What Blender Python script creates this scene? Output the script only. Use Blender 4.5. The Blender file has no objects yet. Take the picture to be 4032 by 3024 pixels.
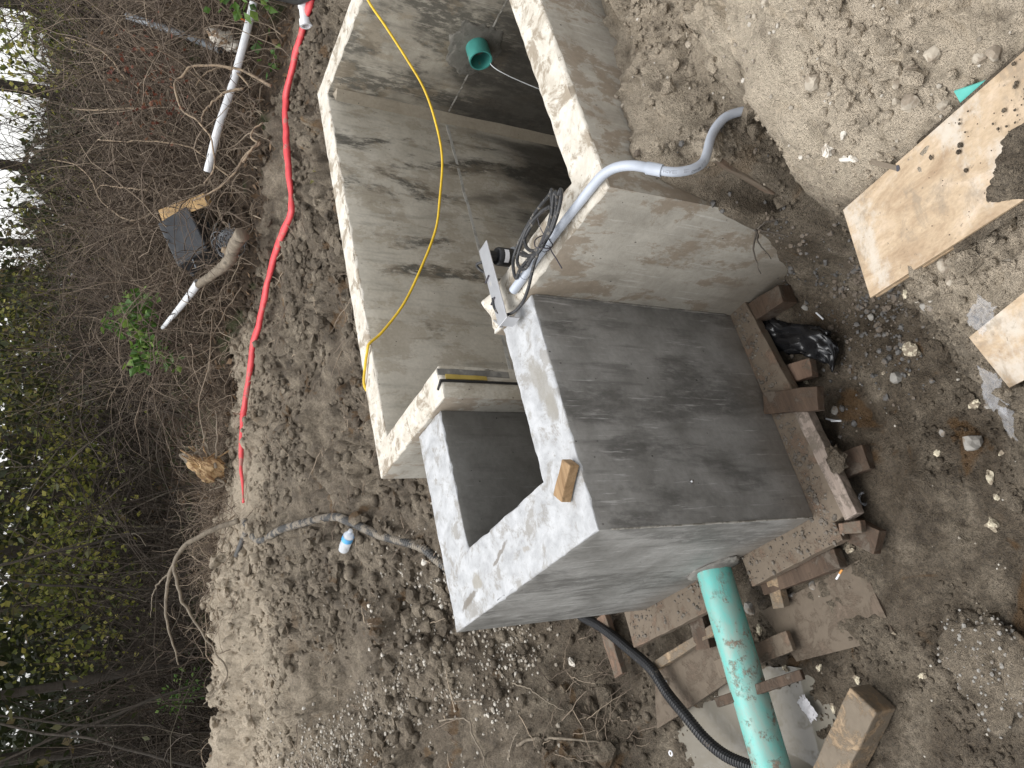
import bpy, math, random
import numpy as np
from mathutils import Matrix, Vector

# ------------------------------------------------------------------ camera
scene = bpy.context.scene
COL = scene.collection
cam_data = bpy.data.cameras.new("camera")
cam = bpy.data.objects.new("camera", cam_data)
COL.objects.link(cam)
_th, _ro, _ya = 0.5181, -0.0436, 0.5519          # pitch, roll, yaw (the phone was held upright, the file lies on its side)
_fw = np.array([math.sin(_ya)*math.cos(_th), math.cos(_ya)*math.cos(_th), -math.sin(_th)])
_rt = np.array([math.cos(_ya), -math.sin(_ya), 0.0])
_dn = np.cross(_fw, _rt)
_r2 = math.cos(_ro)*_rt+math.sin(_ro)*_dn
_d2 = -math.sin(_ro)*_rt+math.cos(_ro)*_dn
CAM = np.array([-0.6994, -1.9374, 1.4627])
_m = np.eye(4); _m[:3, 0] = _d2; _m[:3, 1] = _r2; _m[:3, 2] = -_fw; _m[:3, 3] = CAM
cam.matrix_world = Matrix(_m.tolist())
cam_data.sensor_fit = 'HORIZONTAL'; cam_data.sensor_width = 36.0
cam_data.lens = 36.0*3300.2/4032.0
cam_data.clip_start = 0.02; cam_data.clip_end = 500.0
scene.camera = cam

# ------------------------------------------------------------------ overcast sky, sun, exposure
SUN_EL, SUN_ROT = math.radians(72), math.radians(-35)
world = bpy.data.worlds.new("World"); scene.world = world; world.use_nodes = True
wn, wl = world.node_tree.nodes, world.node_tree.links
wn.clear()
w_out = wn.new("ShaderNodeOutputWorld"); w_bg = wn.new("ShaderNodeBackground")
w_sky = wn.new("ShaderNodeTexSky"); w_hs = wn.new("ShaderNodeHueSaturation")
w_sky.sky_type = 'NISHITA'; w_sky.sun_disc = False
w_sky.sun_elevation = SUN_EL; w_sky.sun_rotation = SUN_ROT
w_sky.air_density = 1.0; w_sky.dust_density = 1.3; w_sky.ozone_density = 1.0
w_hs.inputs['Saturation'].default_value = 0.14
w_bg.inputs['Strength'].default_value = 0.15
wl.new(w_sky.outputs[0], w_hs.inputs['Color']); wl.new(w_hs.outputs[0], w_bg.inputs['Color']); wl.new(w_bg.outputs[0], w_out.inputs['Surface'])
sun_data = bpy.data.lights.new("sun", 'SUN'); sun = bpy.data.objects.new("sun", sun_data); COL.objects.link(sun)
sun_data.energy = 1.5; sun_data.angle = math.radians(60); sun_data.color = (1.0, 0.995, 0.985)
_sd = Vector((math.sin(SUN_ROT)*math.cos(SUN_EL), math.cos(SUN_ROT)*math.cos(SUN_EL), math.sin(SUN_EL)))
sun.rotation_euler = _sd.to_track_quat('Z', 'Y').to_euler()
sun.location = (0, 0, 12)
vs = scene.view_settings
vs.view_transform = 'Standard'; vs.look = 'None'; vs.exposure = 0.95; vs.gamma = 1.0; vs.use_curve_mapping = False
scene.cycles.max_bounces = 6; scene.cycles.diffuse_bounces = 4; scene.cycles.transparent_max_bounces = 8
scene.cycles.use_denoising = True

# ---------------------------------------------------------------- noise
_rng = np.random.RandomState(7)
_perm = np.concatenate([_rng.permutation(256)]*3)
_grad = _rng.normal(size=(256, 3)); _grad /= np.linalg.norm(_grad, axis=1)[:, None]
def pnoise(x, y, z=0.0):
    x = np.asarray(x, float); y = np.asarray(y, float); z = np.zeros_like(x)+z
    xi = np.floor(x).astype(int); yi = np.floor(y).astype(int); zi = np.floor(z).astype(int)
    xf, yf, zf = x-xi, y-yi, z-zi
    u, v, w = [t*t*t*(t*(t*6-15)+10) for t in (xf, yf, zf)]
    xi &= 255; yi &= 255; zi &= 255
    def g(dx, dy, dz):
        h = _perm[_perm[_perm[xi+dx]+yi+dy]+zi+dz]
        G = _grad[h]
        return G[..., 0]*(xf-dx)+G[..., 1]*(yf-dy)+G[..., 2]*(zf-dz)
    L = lambda a, b, t: a+t*(b-a)
    return 1.5*L(L(L(g(0,0,0), g(1,0,0), u), L(g(0,1,0), g(1,1,0), u), v),
             L(L(g(0,0,1), g(1,0,1), u), L(g(0,1,1), g(1,1,1), u), v), w)
def fbm(x, y, z=0.0, o=4, gain=.5):
    s = 0; a = 1.; f = 1.
    for k in range(o):
        s = s+a*pnoise(x*f+17.3*k, y*f-9.1*k, np.asarray(z)*f+3.7*k); a *= gain; f *= 2.03
    return s
def worley(x, y, seed=0):
    """distance to nearest and second nearest jittered point, and that cell's random number"""
    x = np.asarray(x, float); y = np.asarray(y, float); xi = np.floor(x).astype(int); yi = np.floor(y).astype(int)
    f1 = np.full(x.shape, 9.); f2 = np.full(x.shape, 9.); rn = np.zeros(x.shape)
    for dx in (-1, 0, 1):
        for dy in (-1, 0, 1):
            h = _perm[_perm[(xi+dx+seed) & 255]+((yi+dy) & 255)]; h2 = _perm[h+37]; h3 = _perm[h+91]
            d = np.hypot(xi+dx+h/255.-x, yi+dy+h2/255.-y)
            c = d < f1; f2 = np.where(c, f1, np.minimum(f2, d)); rn = np.where(c, h3/255., rn); f1 = np.where(c, d, f1)
    return f1, f2, rn
def sstep(a, b, t):
    t = np.clip((t-a)/(b-a), 0, 1); return t*t*(3-2*t)

# ---------------------------------------------------------------- ground
GP = np.array([
 # pit floor
 (.75,-.3,-1.03),(.4,-.4,-1.03),(0,-.3,-1.03),(-.5,-.2,-1.03),(-1.1,-.2,-1.02),(-1.1,.6,-1.05),(-.5,.65,-1.08),(-.3,1.0,-1.06),
 (-.9,1.1,-1.05),(.4,.5,-1.05),(.3,.1,-1.04),(-.15,.25,-1.04),(.05,.9,-1.05),(.4,1.25,-1.03),(.9,-.25,-1.0),(-1.8,.3,-1.02),(-1.8,-.4,-1.0),
 (0,-.55,-1.03),(-.3,-.5,-1.03),(.35,-.55,-1.03),(-.7,-.5,-1.02),(0.05,-.72,-1.01),(.3,-.7,-1.01),(.6,-.66,-1.0),(-.3,-.72,-1.01),(-.8,-.75,-1.0),(-1.6,-.8,-1.0),
 # near bank
 (-.12,-1.0,-.45),(.07,-.98,-.42),(.22,-.96,-.42),(.36,-.95,-.40),(-.5,-1.12,-.5),(-1.1,-1.15,-.5),(-2,-1.2,-.5),
 (-.25,-1.3,-.27),(.1,-1.3,-.22),(.35,-1.3,-.2),(.3,-1.6,-.12),(0,-1.75,-.1),(-.7,-1.95,-.08),(-.5,-1.45,-.22),(-1.3,-1.7,-.2),(-2.5,-1.8,-.15),
 (-.7,-2.8,-.05),(1.,-2.8,.02),(-3,-3,-.05),(3,-3,.0),
 # mound beside the board
 (.5,-.9,-.42),(.65,-.86,-.36),(.82,-.89,-.25),(1.03,-.89,-.22),(.83,-.79,-.55),(.9,-.80,-.44),(.98,-.775,-.37),(1.06,-.80,-.33),(.9,-1.05,-.12),(.62,-1.15,-.15),(1.3,-1.05,-.1),(.55,-1.5,-.06),(.85,-1.5,-.02),(1.6,-1.2,-.08),
 (1.5,-1.8,0),(2.5,-1.5,-.1),(.85,-.6,-.92),(.72,-.72,-.85),
 # crease and mound against the tank wall
 (1.1,-.73,-.34),(1.3,-.82,-.28),(1.6,-.9,-.22),(1.1,-.57,-.13),(1.3,-.55,-.17),(1.5,-.55,-.23),(2.0,-.55,-.26),(2,-.9,-.2),(3,-.7,-.2),(4.2,-.9,-.15),
 (.88,-.72,-.24),(.84,-.57,-.3),(.92,-.565,-.2),(1.0,-.565,-.13),(.95,-.63,-.2),(1.02,-.66,-.24),(.80,-.62,-.5),(.80,-.70,-.55),(.84,-.49,-.58),(.84,-.46,-.75),(.84,-.34,-.87),(.84,-.19,-.95),(.75,-.55,-.8),
 # far bank along the tank
 (.95,1.6,-.42),(1.2,1.62,-.3),(1.6,1.62,-.22),(2.2,1.6,-.17),(3.0,1.6,-.15),(3.6,1.5,-.13),(4,1.0,-.13),(4.2,0,-.13),(5,2,-.08),
 (1.1,2,-.3),(1.7,2,-.18),(2.5,2.3,-.14),(3.4,2.5,-.13),(1,3,-.17),(2,3.5,-.1),(3.3,3.8,-.12),(1,4.5,-.01),(2.2,4.7,-.01),(.3,5.6,.07),(1.5,5.2,.05),
 (-.8,5.8,.07),(-.2,4.5,-.06),(-1.5,5.5,.07),(3,4.9,-.1),(4.4,2.5,-.12),(4.5,4,.18),
 # beyond the crest
 (.3,6.6,-.35),(1.8,6.3,-.32),(-1,6.9,-.35),(-3,7,-.3),(3,6.2,-.2),(0,9,-.6),(3,9,-.35),(-4,10,-.6),(5,7,.3),(6,5,.5),(7,3,.5),(7,9,.25),(6,0,.2),(4.1,3.4,.02),(5.2,2.6,.08),(5.9,3.5,.45),(3.8,4.6,.08),(4.5,5,.3),(3.6,3.6,-.1),(8,-2,0),
 (10,6,.35),(10,12,-.1),(2,14,-.6),(-5,15,-.6),(6,15,-.5),(14,20,-1.2),(0,25,-.8),(25,25,-2.5),(25,5,-1.2),(-15,25,0),(-10,5,-.3),(-6,-6,0),(15,-8,0),(30,40,-4),(-30,40,-1),(-20,-20,0),(40,-20,-2),
 # left bank
 (.1,1.72,-1.0),(-.63,1.36,-1.05),(-.3,1.5,-1.03),(-.55,1.7,-.74),(-.15,1.92,-.74),(-.39,2.3,-.52),(.3,1.95,-.72),(.6,1.75,-.66),(.75,1.45,-.9),
 (.4,2.4,-.45),(.1,2.2,-.58),(-1.2,1.65,-.74),(-1.2,2.3,-.5),(-2.2,2,-.6),(-2.2,1.2,-1.0),(-1.3,1.3,-1.04),(0,3.2,-.28),(-1,3.2,-.28),(-2.5,3.5,-.2)], float)
_c = .07
def _phi(r2): return np.sqrt(r2+_c*_c)
_D = _phi(((GP[:, None, :2]-GP[None, :, :2])**2).sum(-1))
_n = len(GP); _A = np.zeros((_n+3, _n+3)); _A[:_n, :_n] = _D+np.eye(_n)*-0.006
_A[:_n, _n] = 1; _A[:_n, _n+1:] = GP[:, :2]; _A[_n:, :_n] = _A[:_n, _n:].T
_W = np.linalg.solve(_A, np.concatenate([GP[:, 2], [0, 0, 0]]))
def hbase(x, y):
    x = np.asarray(x, float); y = np.asarray(y, float); sh = x.shape
    x = x.ravel(); y = y.ravel(); out = np.empty(x.size)
    for i in range(0, x.size, 40000):
        a, b = x[i:i+40000], y[i:i+40000]
        K = _phi((a[:, None]-GP[:, 0])**2+(b[:, None]-GP[:, 1])**2)
        out[i:i+40000] = K@_W[:_n]+_W[_n]+a*_W[_n+1]+b*_W[_n+2]
    return out.reshape(sh)

# measured points of the place (metres)
PICKS = {
 "conduit": [(0.892,-0.011,0.045),(0.896,-0.069,0.045),(0.905,-0.151,0.045),(0.902,-0.216,0.045),(0.896,-0.34,0.045),(0.895,-0.451,0.045),(0.891,-0.502,0.045),(0.888,-0.54,0.045),(0.877,-0.58,0.04),(0.858,-0.619,0.03),(0.842,-0.643,0.01),(0.829,-0.655,-0.03)],
 "conduit2": [(0.805,-0.676,-0.03),(0.786,-0.694,-0.05),(0.778,-0.712,-0.08),(0.793,-0.722,-0.12),(0.832,-0.724,-0.17),(0.873,-0.719,-0.22)],
 "conduit3": [(1.0,-0.738,-0.328),(1.03,-0.762,-0.352)],
 "loopA": [(0.851,-0.249,0.09),(0.887,-0.301,0.085),(0.923,-0.332,0.08),(0.976,-0.351,0.08),(0.997,-0.357,0.075),(0.997,-0.33,0.07),(1.015,-0.249,0.06),(1.022,-0.157,0.05),(1.006,-0.086,0.05),(0.983,-0.033,0.05),(0.937,-0.026,0.06),(0.897,-0.027,0.06),(0.896,-0.077,0.07),(0.873,-0.178,0.085),(0.851,-0.249,0.09)],
 "loopB": [(0.844,-0.257,0.1),(0.86,-0.321,0.1),(0.887,-0.369,0.1),(0.931,-0.389,0.095),(0.959,-0.385,0.09),(0.949,-0.369,0.09),(0.909,-0.326,0.085),(0.885,-0.272,0.085),(0.861,-0.226,0.09),(0.861,-0.182,0.09),(0.867,-0.12,0.08),(0.899,-0.079,0.07),(0.95,-0.061,0.06),(0.981,-0.109,0.06),(1.003,-0.167,0.06),(0.996,-0.239,0.06),(0.977,-0.296,0.06),(0.939,-0.315,0.07),(0.881,-0.277,0.085),(0.856,-0.238,0.09)],
 "loopC": [(0.851,-0.244,0.095),(0.853,-0.324,0.1),(0.879,-0.378,0.1),(0.909,-0.413,0.1),(0.943,-0.413,0.09),(0.937,-0.394,0.09),(0.899,-0.358,0.09),(0.867,-0.314,0.09),(0.849,-0.257,0.095),(0.847,-0.227,0.095),(0.868,-0.185,0.09),(0.897,-0.145,0.085),(0.937,-0.107,0.075),(0.939,-0.114,0.07),(0.884,-0.16,0.08),(0.86,-0.211,0.09)],
 "loopD": [(0.861,-0.226,0.09),(0.886,-0.185,0.085),(0.928,-0.15,0.075),(0.978,-0.131,0.06),(0.994,-0.145,0.055),(1.001,-0.203,0.055),(0.994,-0.253,0.06),(0.973,-0.308,0.06)],
 "lead": [(0.855,-0.223,0.09),(0.846,-0.17,0.08),(0.832,-0.122,0.07),(0.817,-0.073,0.06),(0.809,-0.011,0.05),(0.812,0.044,0.05),(0.824,0.084,0.06),(0.849,0.112,0.07),(0.883,0.123,0.075),(0.915,0.116,0.075)],
 "lead2": [(1.022,0.127,0.07),(1.102,0.172,0.05),(1.177,0.226,0.03),(1.234,0.277,0.0),(1.24,0.282,-0.02),(1.227,0.27,-0.03)],
 "tie": [(0.895,-0.327,0.14),(0.875,-0.312,0.13),(0.843,-0.306,0.12),(0.842,-0.274,0.11),(0.869,-0.219,0.08),(0.85,-0.227,0.07),(0.842,-0.259,0.07),(0.838,-0.275,0.1)],
 "tie2": [(0.855,-0.248,0.06),(0.851,-0.235,0.05),(0.813,-0.242,0.045),(0.775,-0.247,0.04)],
 "bar": [(1.154,0.121,0.075),(1.098,0.057,0.075),(0.789,0.064,0.075),(0.821,0.124,0.075),(0.924,0.116,0.075)],
 "sensor": [(1.172,0.209,-0.03),(1.136,0.165,-0.05)],
 "clamp": [(0.896,0.191,0.05),(0.81,0.111,0.05),(0.89,0.23,0.05)],
 "rope": [(3.228,0.646,0.01),(3.106,0.695,-0.092),(2.962,0.753,-0.207),(2.834,0.805,-0.298),(2.674,0.87,-0.361),(2.485,0.946,-0.396),(2.265,1.035,-0.375),(2.095,1.104,-0.343),(1.876,1.192,-0.244),(1.709,1.26,-0.15),(1.572,1.315,-0.035)],
 "rope2": [(1.489,1.267,0.035),(1.489,1.338,0.035),(1.437,1.42,0.035)],
 "rope3": [(1.673,2.015,-0.183),(1.608,2.036,-0.188),(1.555,2.021,-0.195)],
 "block": [(0.246,0.038,0.04),(0.208,-0.019,0.04),(0.134,0.07,0.04),(0.17,0.133,0.04)],
 "red": [(4.408,1.537,-0.062),(4.425,1.977,-0.076),(4.339,2.332,-0.078),(4.019,2.438,-0.076),(3.407,2.524,-0.075),(3.404,2.913,-0.069),(3.348,3.239,-0.07),(3.191,3.641,-0.074),(3.141,3.835,-0.064),(2.955,3.964,-0.051),(2.665,4.214,-0.025),(2.282,4.283,0.007),(1.92,4.229,0.023)],
 "corr": [(1.761,4.218,-0.028),(1.491,3.915,-0.058),(1.361,3.376,-0.109),(1.199,2.808,-0.178),(1.056,2.527,-0.245),(0.889,2.334,-0.323),(0.728,2.112,-0.432),(0.625,2.059,-0.501)],
 "corr2": [(1.593,4.51,0.005),(1.663,4.348,-0.013),(1.67,4.18,-0.03)],
 "hose": [(0.196,1.668,-0.99),(0.135,1.619,-0.99),(0.035,1.465,-0.98),(-0.127,1.288,-0.98),(-0.236,1.17,-0.97),(-0.352,1.111,-0.97),(-0.458,1.038,-0.97),(-0.566,0.972,-0.98),(-0.642,0.897,-0.99),(-0.695,0.803,-1.0),(-0.741,0.701,-1.01)],
 "bottle": [(0.934,2.66,-0.247),(0.975,2.473,-0.272)],
 "foam": [(-0.238,-0.513,-1.033),(-0.12,-0.002,-1.042),(-0.246,0.562,-1.066),(-0.411,0.52,-1.071),(-0.448,0.339,-1.06),(-0.525,0.191,-1.053),(-0.575,-0.065,-1.038),(-0.59,0.36,-1.063),(-0.428,-0.029,-1.042)],
 "foam8": [(0.211,-0.963,-0.42),(0.35,-0.551,-1.033),(0.022,-0.458,-1.035),(-0.12,-0.58,-1.032),(0.101,-0.634,-1.055),(0.29,-0.497,-1.04),(0.492,-0.105,-1.052),(-0.07,-0.655,-1.018),(-0.174,-0.565,-1.037),(0.341,-0.423,-1.029)],
 "foam7": [(0.558,-1.051,-0.201),(0.507,-1.082,-0.212),(0.543,-1.113,-0.186)],
 "foam6": [(-0.062,1.734,-0.939),(-0.063,1.98,-0.726)],
 "stones": [(0.675,-1.14,-0.129),(0.456,-1.285,-0.168),(0.487,-1.388,-0.122),(0.368,-1.483,-0.131),(0.383,-1.458,-0.137),(0.504,-1.332,-0.137),(0.51,-1.288,-0.145),(0.142,-1.14,-0.263),(0.401,-1.45,-0.133),(0.406,-1.334,-0.172),(0.108,-1.127,-0.275),(0.049,-1.263,-0.234),(1.325,-0.794,-0.274),(1.02,-1.016,-0.128),(1.202,-0.83,-0.28),(1.29,-0.777,-0.281),(0.895,-1.175,-0.076),(1.223,-0.946,-0.183),(1.28,-0.533,-0.175),(1.227,-0.549,-0.168),(0.924,-1.114,-0.095),(0.484,-1.263,-0.164)],
 "stones8": [(-0.005,-0.576,-1.034),(0.307,-0.455,-1.035),(0.075,-0.496,-1.043),(0.077,-0.676,-1.043),(0.14,-1.003,-0.376),(0.574,-0.426,-1.086),(0.333,-0.176,-1.047),(0.614,-0.202,-1.061),(0.734,-0.246,-1.032),(0.124,-1.016,-0.361)],
 "stones9": [(-0.183,0.216,-1.04),(-0.183,0.33,-1.049),(-0.695,-0.294,-1.03),(-0.152,0.582,-1.063)],
 "stones6": [(0.664,2.183,-0.441),(0.416,2.202,-0.527),(0.13,2.013,-0.718),(0.301,2.673,-0.374),(-0.081,3.018,-0.323),(-0.152,3.125,-0.301),(0.247,3.651,-0.167),(0.584,2.661,-0.325)],
 "pvcfit": [(4.475,1.637,-0.118),(4.345,1.701,-0.126)],
 "pvcblack": [(5.081,2.052,-0.056),(4.783,1.841,-0.104),(4.419,1.58,-0.118),(4.255,1.425,-0.121),(4.196,1.342,-0.121)],
 "wpipe": [(5.075,2.136,0.137),(4.908,2.329,0.171),(4.682,2.642,0.228),(4.469,2.888,0.3),(4.284,3.164,0.339)],
 "gpipe": [(7.0,3.964,0.802),(6.299,3.501,0.476),(5.604,3.048,0.168)],
 "wpipe2": [(3.784,4.656,0.493),(3.748,4.367,0.432),(3.73,4.06,0.36),(3.738,3.892,0.319)],
 "log": [(3.688,3.86,0.326),(3.636,3.645,0.26),(3.549,3.394,0.209),(3.537,3.253,0.19),(3.536,3.118,0.189),(3.527,2.972,0.165)],
 "logstub": [(3.537,3.253,0.19),(3.578,3.251,0.224),(3.593,3.261,0.253)],
 "cardpost": [(4.497,3.988,0.555),(4.384,3.658,0.363),(4.311,3.509,0.274)],
 "blackbin": [(4.426,3.987,0.489),(4.32,3.812,0.332),(4.029,3.814,0.268),(4.133,3.994,0.431),(3.886,3.962,0.358)],
 "wire": [(3.893,3.439,0.188),(3.855,3.517,0.27),(3.814,3.456,0.142)],
 "stump": [(2.488,4.66,0.316),(2.497,4.593,0.225),(2.463,4.526,0.094),(2.369,4.608,0.129),(2.331,4.699,0.231),(2.415,4.615,0.183)],
 "bigbranch": [(1.704,4.059,0.111),(1.69,4.16,0.25),(1.657,4.273,0.388),(1.61,4.361,0.475),(1.54,4.428,0.512),(1.468,4.491,0.539),(1.343,4.577,0.553),(1.213,4.653,0.548),(1.098,4.707,0.523),(0.968,4.757,0.477),(0.883,4.794,0.454)],
 "bigbranch2": [(1.54,4.428,0.512),(1.438,4.482,0.498),(1.297,4.537,0.452),(1.172,4.571,0.387),(1.031,4.6,0.301),(0.891,4.629,0.215),(0.795,4.645,0.151),(0.724,4.684,0.143),(0.651,4.77,0.204),(0.591,4.858,0.281)],
 "bigbranch3": [(1.485,4.474,0.53),(1.443,4.545,0.598),(1.375,4.615,0.639),(1.288,4.673,0.645),(1.229,4.711,0.648)],
 "cane1": [(4.157,2.646,0.054),(4.093,2.749,0.15),(4.009,2.838,0.206),(3.936,2.947,0.301),(3.904,3.038,0.408),(3.892,3.092,0.477)],
 "cane2": [(4.423,2.326,0.024),(4.495,2.343,0.114),(4.583,2.369,0.235),(4.638,2.428,0.373),(4.679,2.521,0.55),(4.635,2.573,0.587),(4.618,2.615,0.635),(4.541,2.663,0.636),(4.401,2.71,0.576),(4.307,2.7,0.475),(4.211,2.71,0.403),(4.128,2.746,0.38),(3.989,2.821,0.364),(3.909,2.914,0.429)],
 "cane3": [(3.905,2.628,0.2),(3.969,2.558,0.155),(4.007,2.51,0.118),(4.046,2.513,0.158),(4.099,2.469,0.141),(4.122,2.417,0.085)],
 "cane4": [(4.449,2.428,0.2),(4.457,2.495,0.307),(4.419,2.569,0.383),(4.375,2.634,0.439),(4.305,2.695,0.465)],
 "cane5": [(4.607,2.54,0.108),(4.739,2.53,0.214),(4.795,2.564,0.317),(4.773,2.651,0.427),(4.716,2.718,0.474)],
 "cane6": [(4.71,3.942,0.682),(4.759,3.996,0.808),(4.799,4.048,0.923),(4.834,4.088,1.015),(4.808,4.138,1.064)],
 "cane7": [(4.356,3.261,0.147),(4.464,3.269,0.259),(4.588,3.268,0.371),(4.659,3.298,0.48),(4.713,3.352,0.611),(4.765,3.428,0.773),(4.796,3.503,0.913),(4.856,3.582,1.086)],
 "cane8": [(5.33,3.601,0.743),(5.363,3.68,0.891),(5.386,3.742,1.005),(5.41,3.803,1.119),(5.456,3.867,1.256)],
 "cane9": [(4.667,4.187,0.605),(4.666,4.305,0.779),(4.816,4.333,0.96),(4.915,4.321,1.034),(5.044,4.277,1.086),(5.19,4.269,1.208),(5.288,4.344,1.41)],
 "cane10": [(5.747,3.694,0.861),(5.94,3.659,0.986),(6.051,3.671,1.107),(6.128,3.704,1.226),(6.184,3.74,1.333)],
 "leafclump": [(4.804,2.436,-0.053),(4.837,2.32,-0.066)],
 "leaftop": [(4.82,1.945,0.223)],
 "orange": [(5.247,2.436,0.139)],
 "gloves": [(5.153,2.586,0.276),(5.088,2.57,0.191)],
 "board": [(0.475,-0.952,-0.347),(0.335,-1.508,-0.134)],
 "boardN": [(0.234,-0.911,-0.34),(0.471,-0.956,-0.34),(0.313,-1.517,-0.1)],
 "board2": [(-0.011,-1.09,-0.322),(-0.024,-1.232,-0.254),(-0.119,-1.113,-0.342)],
 "tealscrap": [(0.38,-1.385,-0.161),(0.341,-1.444,-0.155),(0.355,-1.365,-0.177)],
 "plastic": [(0.02,-1.171,-0.269),(-0.005,-1.141,-0.287),(-0.101,-1.099,-0.345),(-0.119,-1.06,-0.383),(-0.15,-1.042,-0.419),(-0.159,-0.929,-0.605)],
 "tealcord": [(0.183,-0.675,-1.033),(0.153,-0.68,-1.029),(-0.048,-0.947,-0.522)],
 "bigclod": [(-0.428,-0.407,-1.034),(-0.618,-0.157,-1.037),(-0.746,-0.297,-1.033),(-0.582,-0.43,-1.031)],
 "bag": [(0.752,-0.179,-0.997),(0.714,-0.227,-1.04),(0.642,-0.197,-1.052),(0.65,-0.104,-1.027),(0.598,-0.121,-1.043),(0.492,-0.175,-1.061)],
 "stick": [(-0.473,0.434,-0.79),(-0.462,0.339,-0.98)],
 "greysheet": [(-0.523,0.458,-1.035),(-0.563,0.438,-1.035),(-0.62,0.5,-1.035)],
 "stub_pipe": [(3.1,0.745,-0.678)],
 "root": [(-0.363,1.935,-0.682),(-0.355,1.871,-0.721),(-0.375,1.788,-0.767),(-0.391,1.72,-0.811),(-0.424,1.65,-0.848),(-0.457,1.577,-0.907)],
 "root2": [(-0.125,2.455,-0.477),(-0.142,2.342,-0.517),(-0.177,2.257,-0.554),(-0.255,2.218,-0.564),(-0.336,2.189,-0.568),(-0.417,2.149,-0.573)],
 "root3": [(-0.075,1.955,-0.742),(-0.125,1.871,-0.794),(-0.199,1.802,-0.826),(-0.276,1.734,-0.855)],
 "root4": [(-0.422,2.004,-0.633),(-0.357,1.956,-0.669),(-0.307,1.908,-0.71)],
 "crib_nails": [(0.311,-0.146,-1.047),(0.294,-0.169,-1.047),(0.683,-0.269,-1.066)],
 "cigs": [(-0.185,0.081,-1.043)],
 "washers": [(-0.3,1.182,-1.079),(-0.396,0.6,-1.074),(-0.576,1.282,-1.078)],
 "ring": [(0.002,-0.15,-1.038)],
 "sapling": [(3.931,4.821,0.874),(3.974,4.726,0.772),(4.052,4.641,0.717),(3.877,4.744,0.71),(3.734,4.789,0.645),(3.644,4.849,0.653),(3.557,4.916,0.672),(3.617,4.795,0.548),(3.575,4.773,0.476),(3.911,4.662,0.618)],
 "greenlow": [(1.323,7.757,0.035),(1.272,7.73,-0.052),(1.185,7.885,0.099),(1.382,7.618,-0.118),(1.223,7.778,-0.026)],
}
# ------------------------------------------------------------------ mesh helpers
def mesh_from(name, V, F, mats, smooth=False, attrs=None, mat_index=None, sharp=None):
    me = bpy.data.meshes.new(name)
    V = np.ascontiguousarray(V, dtype=np.float32)
    if isinstance(F, np.ndarray):
        n, k = F.shape
        me.vertices.add(len(V)); me.vertices.foreach_set('co', V.ravel())
        me.loops.add(n*k); me.loops.foreach_set('vertex_index', F.astype(np.int32).ravel())
        me.polygons.add(n)
        me.polygons.foreach_set('loop_start', np.arange(0, n*k, k, dtype=np.int32))
        me.polygons.foreach_set('loop_total', np.full(n, k, dtype=np.int32))
        me.update(calc_edges=True)
    else:
        me.from_pydata(V.tolist(), [], F)
    for m in (mats if isinstance(mats, (list, tuple)) else [mats]): me.materials.append(m)
    if mat_index is not None: me.polygons.foreach_set('material_index', np.asarray(mat_index, dtype=np.int32))
    me.polygons.foreach_set('use_smooth', np.full(len(me.polygons), bool(smooth)))
    if sharp is not None: me.set_sharp_from_angle(angle=math.radians(sharp))
    for a, vals in (attrs or {}).items():
        at = me.attributes.new(a, 'FLOAT', 'POINT'); at.data.foreach_set('value', np.asarray(vals, dtype=np.float32))
    me.update()
    return me
def obj(name, V, F, mats, parent=None, origin=None, **kw):
    V = np.asarray(V, float)
    if parent is not None: base = np.array((parent.parent or parent).location)
    elif origin is not None: base = np.array(origin, float)
    else: base = np.array([*(V[:, :2].min(0)+V[:, :2].max(0))/2, V[:, 2].min()])
    o = bpy.data.objects.new(name, mesh_from(name, V-base, F, mats, **kw))
    COL.objects.link(o)
    if parent is not None: o.parent = parent
    else: o.location = base
    return o
def empty(name, loc):
    o = bpy.data.objects.new(name, None); COL.objects.link(o); o.location = [float(c) for c in loc]; o.empty_display_size = .05
    return o
def tag(o, label=None, cat=None, group=None, kind=None):
    if label: o['label'] = label
    if cat: o['category'] = cat
    if group: o['group'] = group
    if kind: o['kind'] = kind
    return o
def join(*parts):
    V, F, n = [], [], 0
    for v, f in parts:
        V.append(np.asarray(v, float)); F += [tuple(int(i)+n for i in q) for q in f]; n += len(v)
    return np.concatenate(V), F
def resample(P, n):
    """Catmull-Rom through the points, n points out"""
    P = np.asarray(P, float)
    Q = np.concatenate([[2*P[0]-P[1]], P, [2*P[-1]-P[-2]]])
    t = np.linspace(0, len(P)-1-1e-9, n); i = t.astype(int); u = (t-i)[:, None]
    a, b, c, d = Q[i], Q[i+1], Q[i+2], Q[i+3]
    R = .5*((2*b)+(-a+c)*u+(2*a-5*b+4*c-d)*u**2+(-a+3*b-3*c+d)*u**3)
    L = np.concatenate([[0], np.cumsum(np.linalg.norm(np.diff(R, axis=0), axis=1))])
    s = np.linspace(0, L[-1], n)
    return np.stack([np.interp(s, L, R[:, k]) for k in range(3)], 1)
def frames(P):
    P = np.asarray(P, float); T = np.gradient(P, axis=0); T /= np.linalg.norm(T, axis=1)[:, None]+1e-12
    up = np.array([0, 0, 1.]) if abs(T[0][2]) < .9 else np.array([1., 0, 0])
    N = np.empty_like(T); n = up-T[0]*(up@T[0]); n /= np.linalg.norm(n)
    for i in range(len(T)):
        n = n-T[i]*(n@T[i]); n /= np.linalg.norm(n)+1e-12; N[i] = n
    return T, N, np.cross(T, N)
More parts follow.
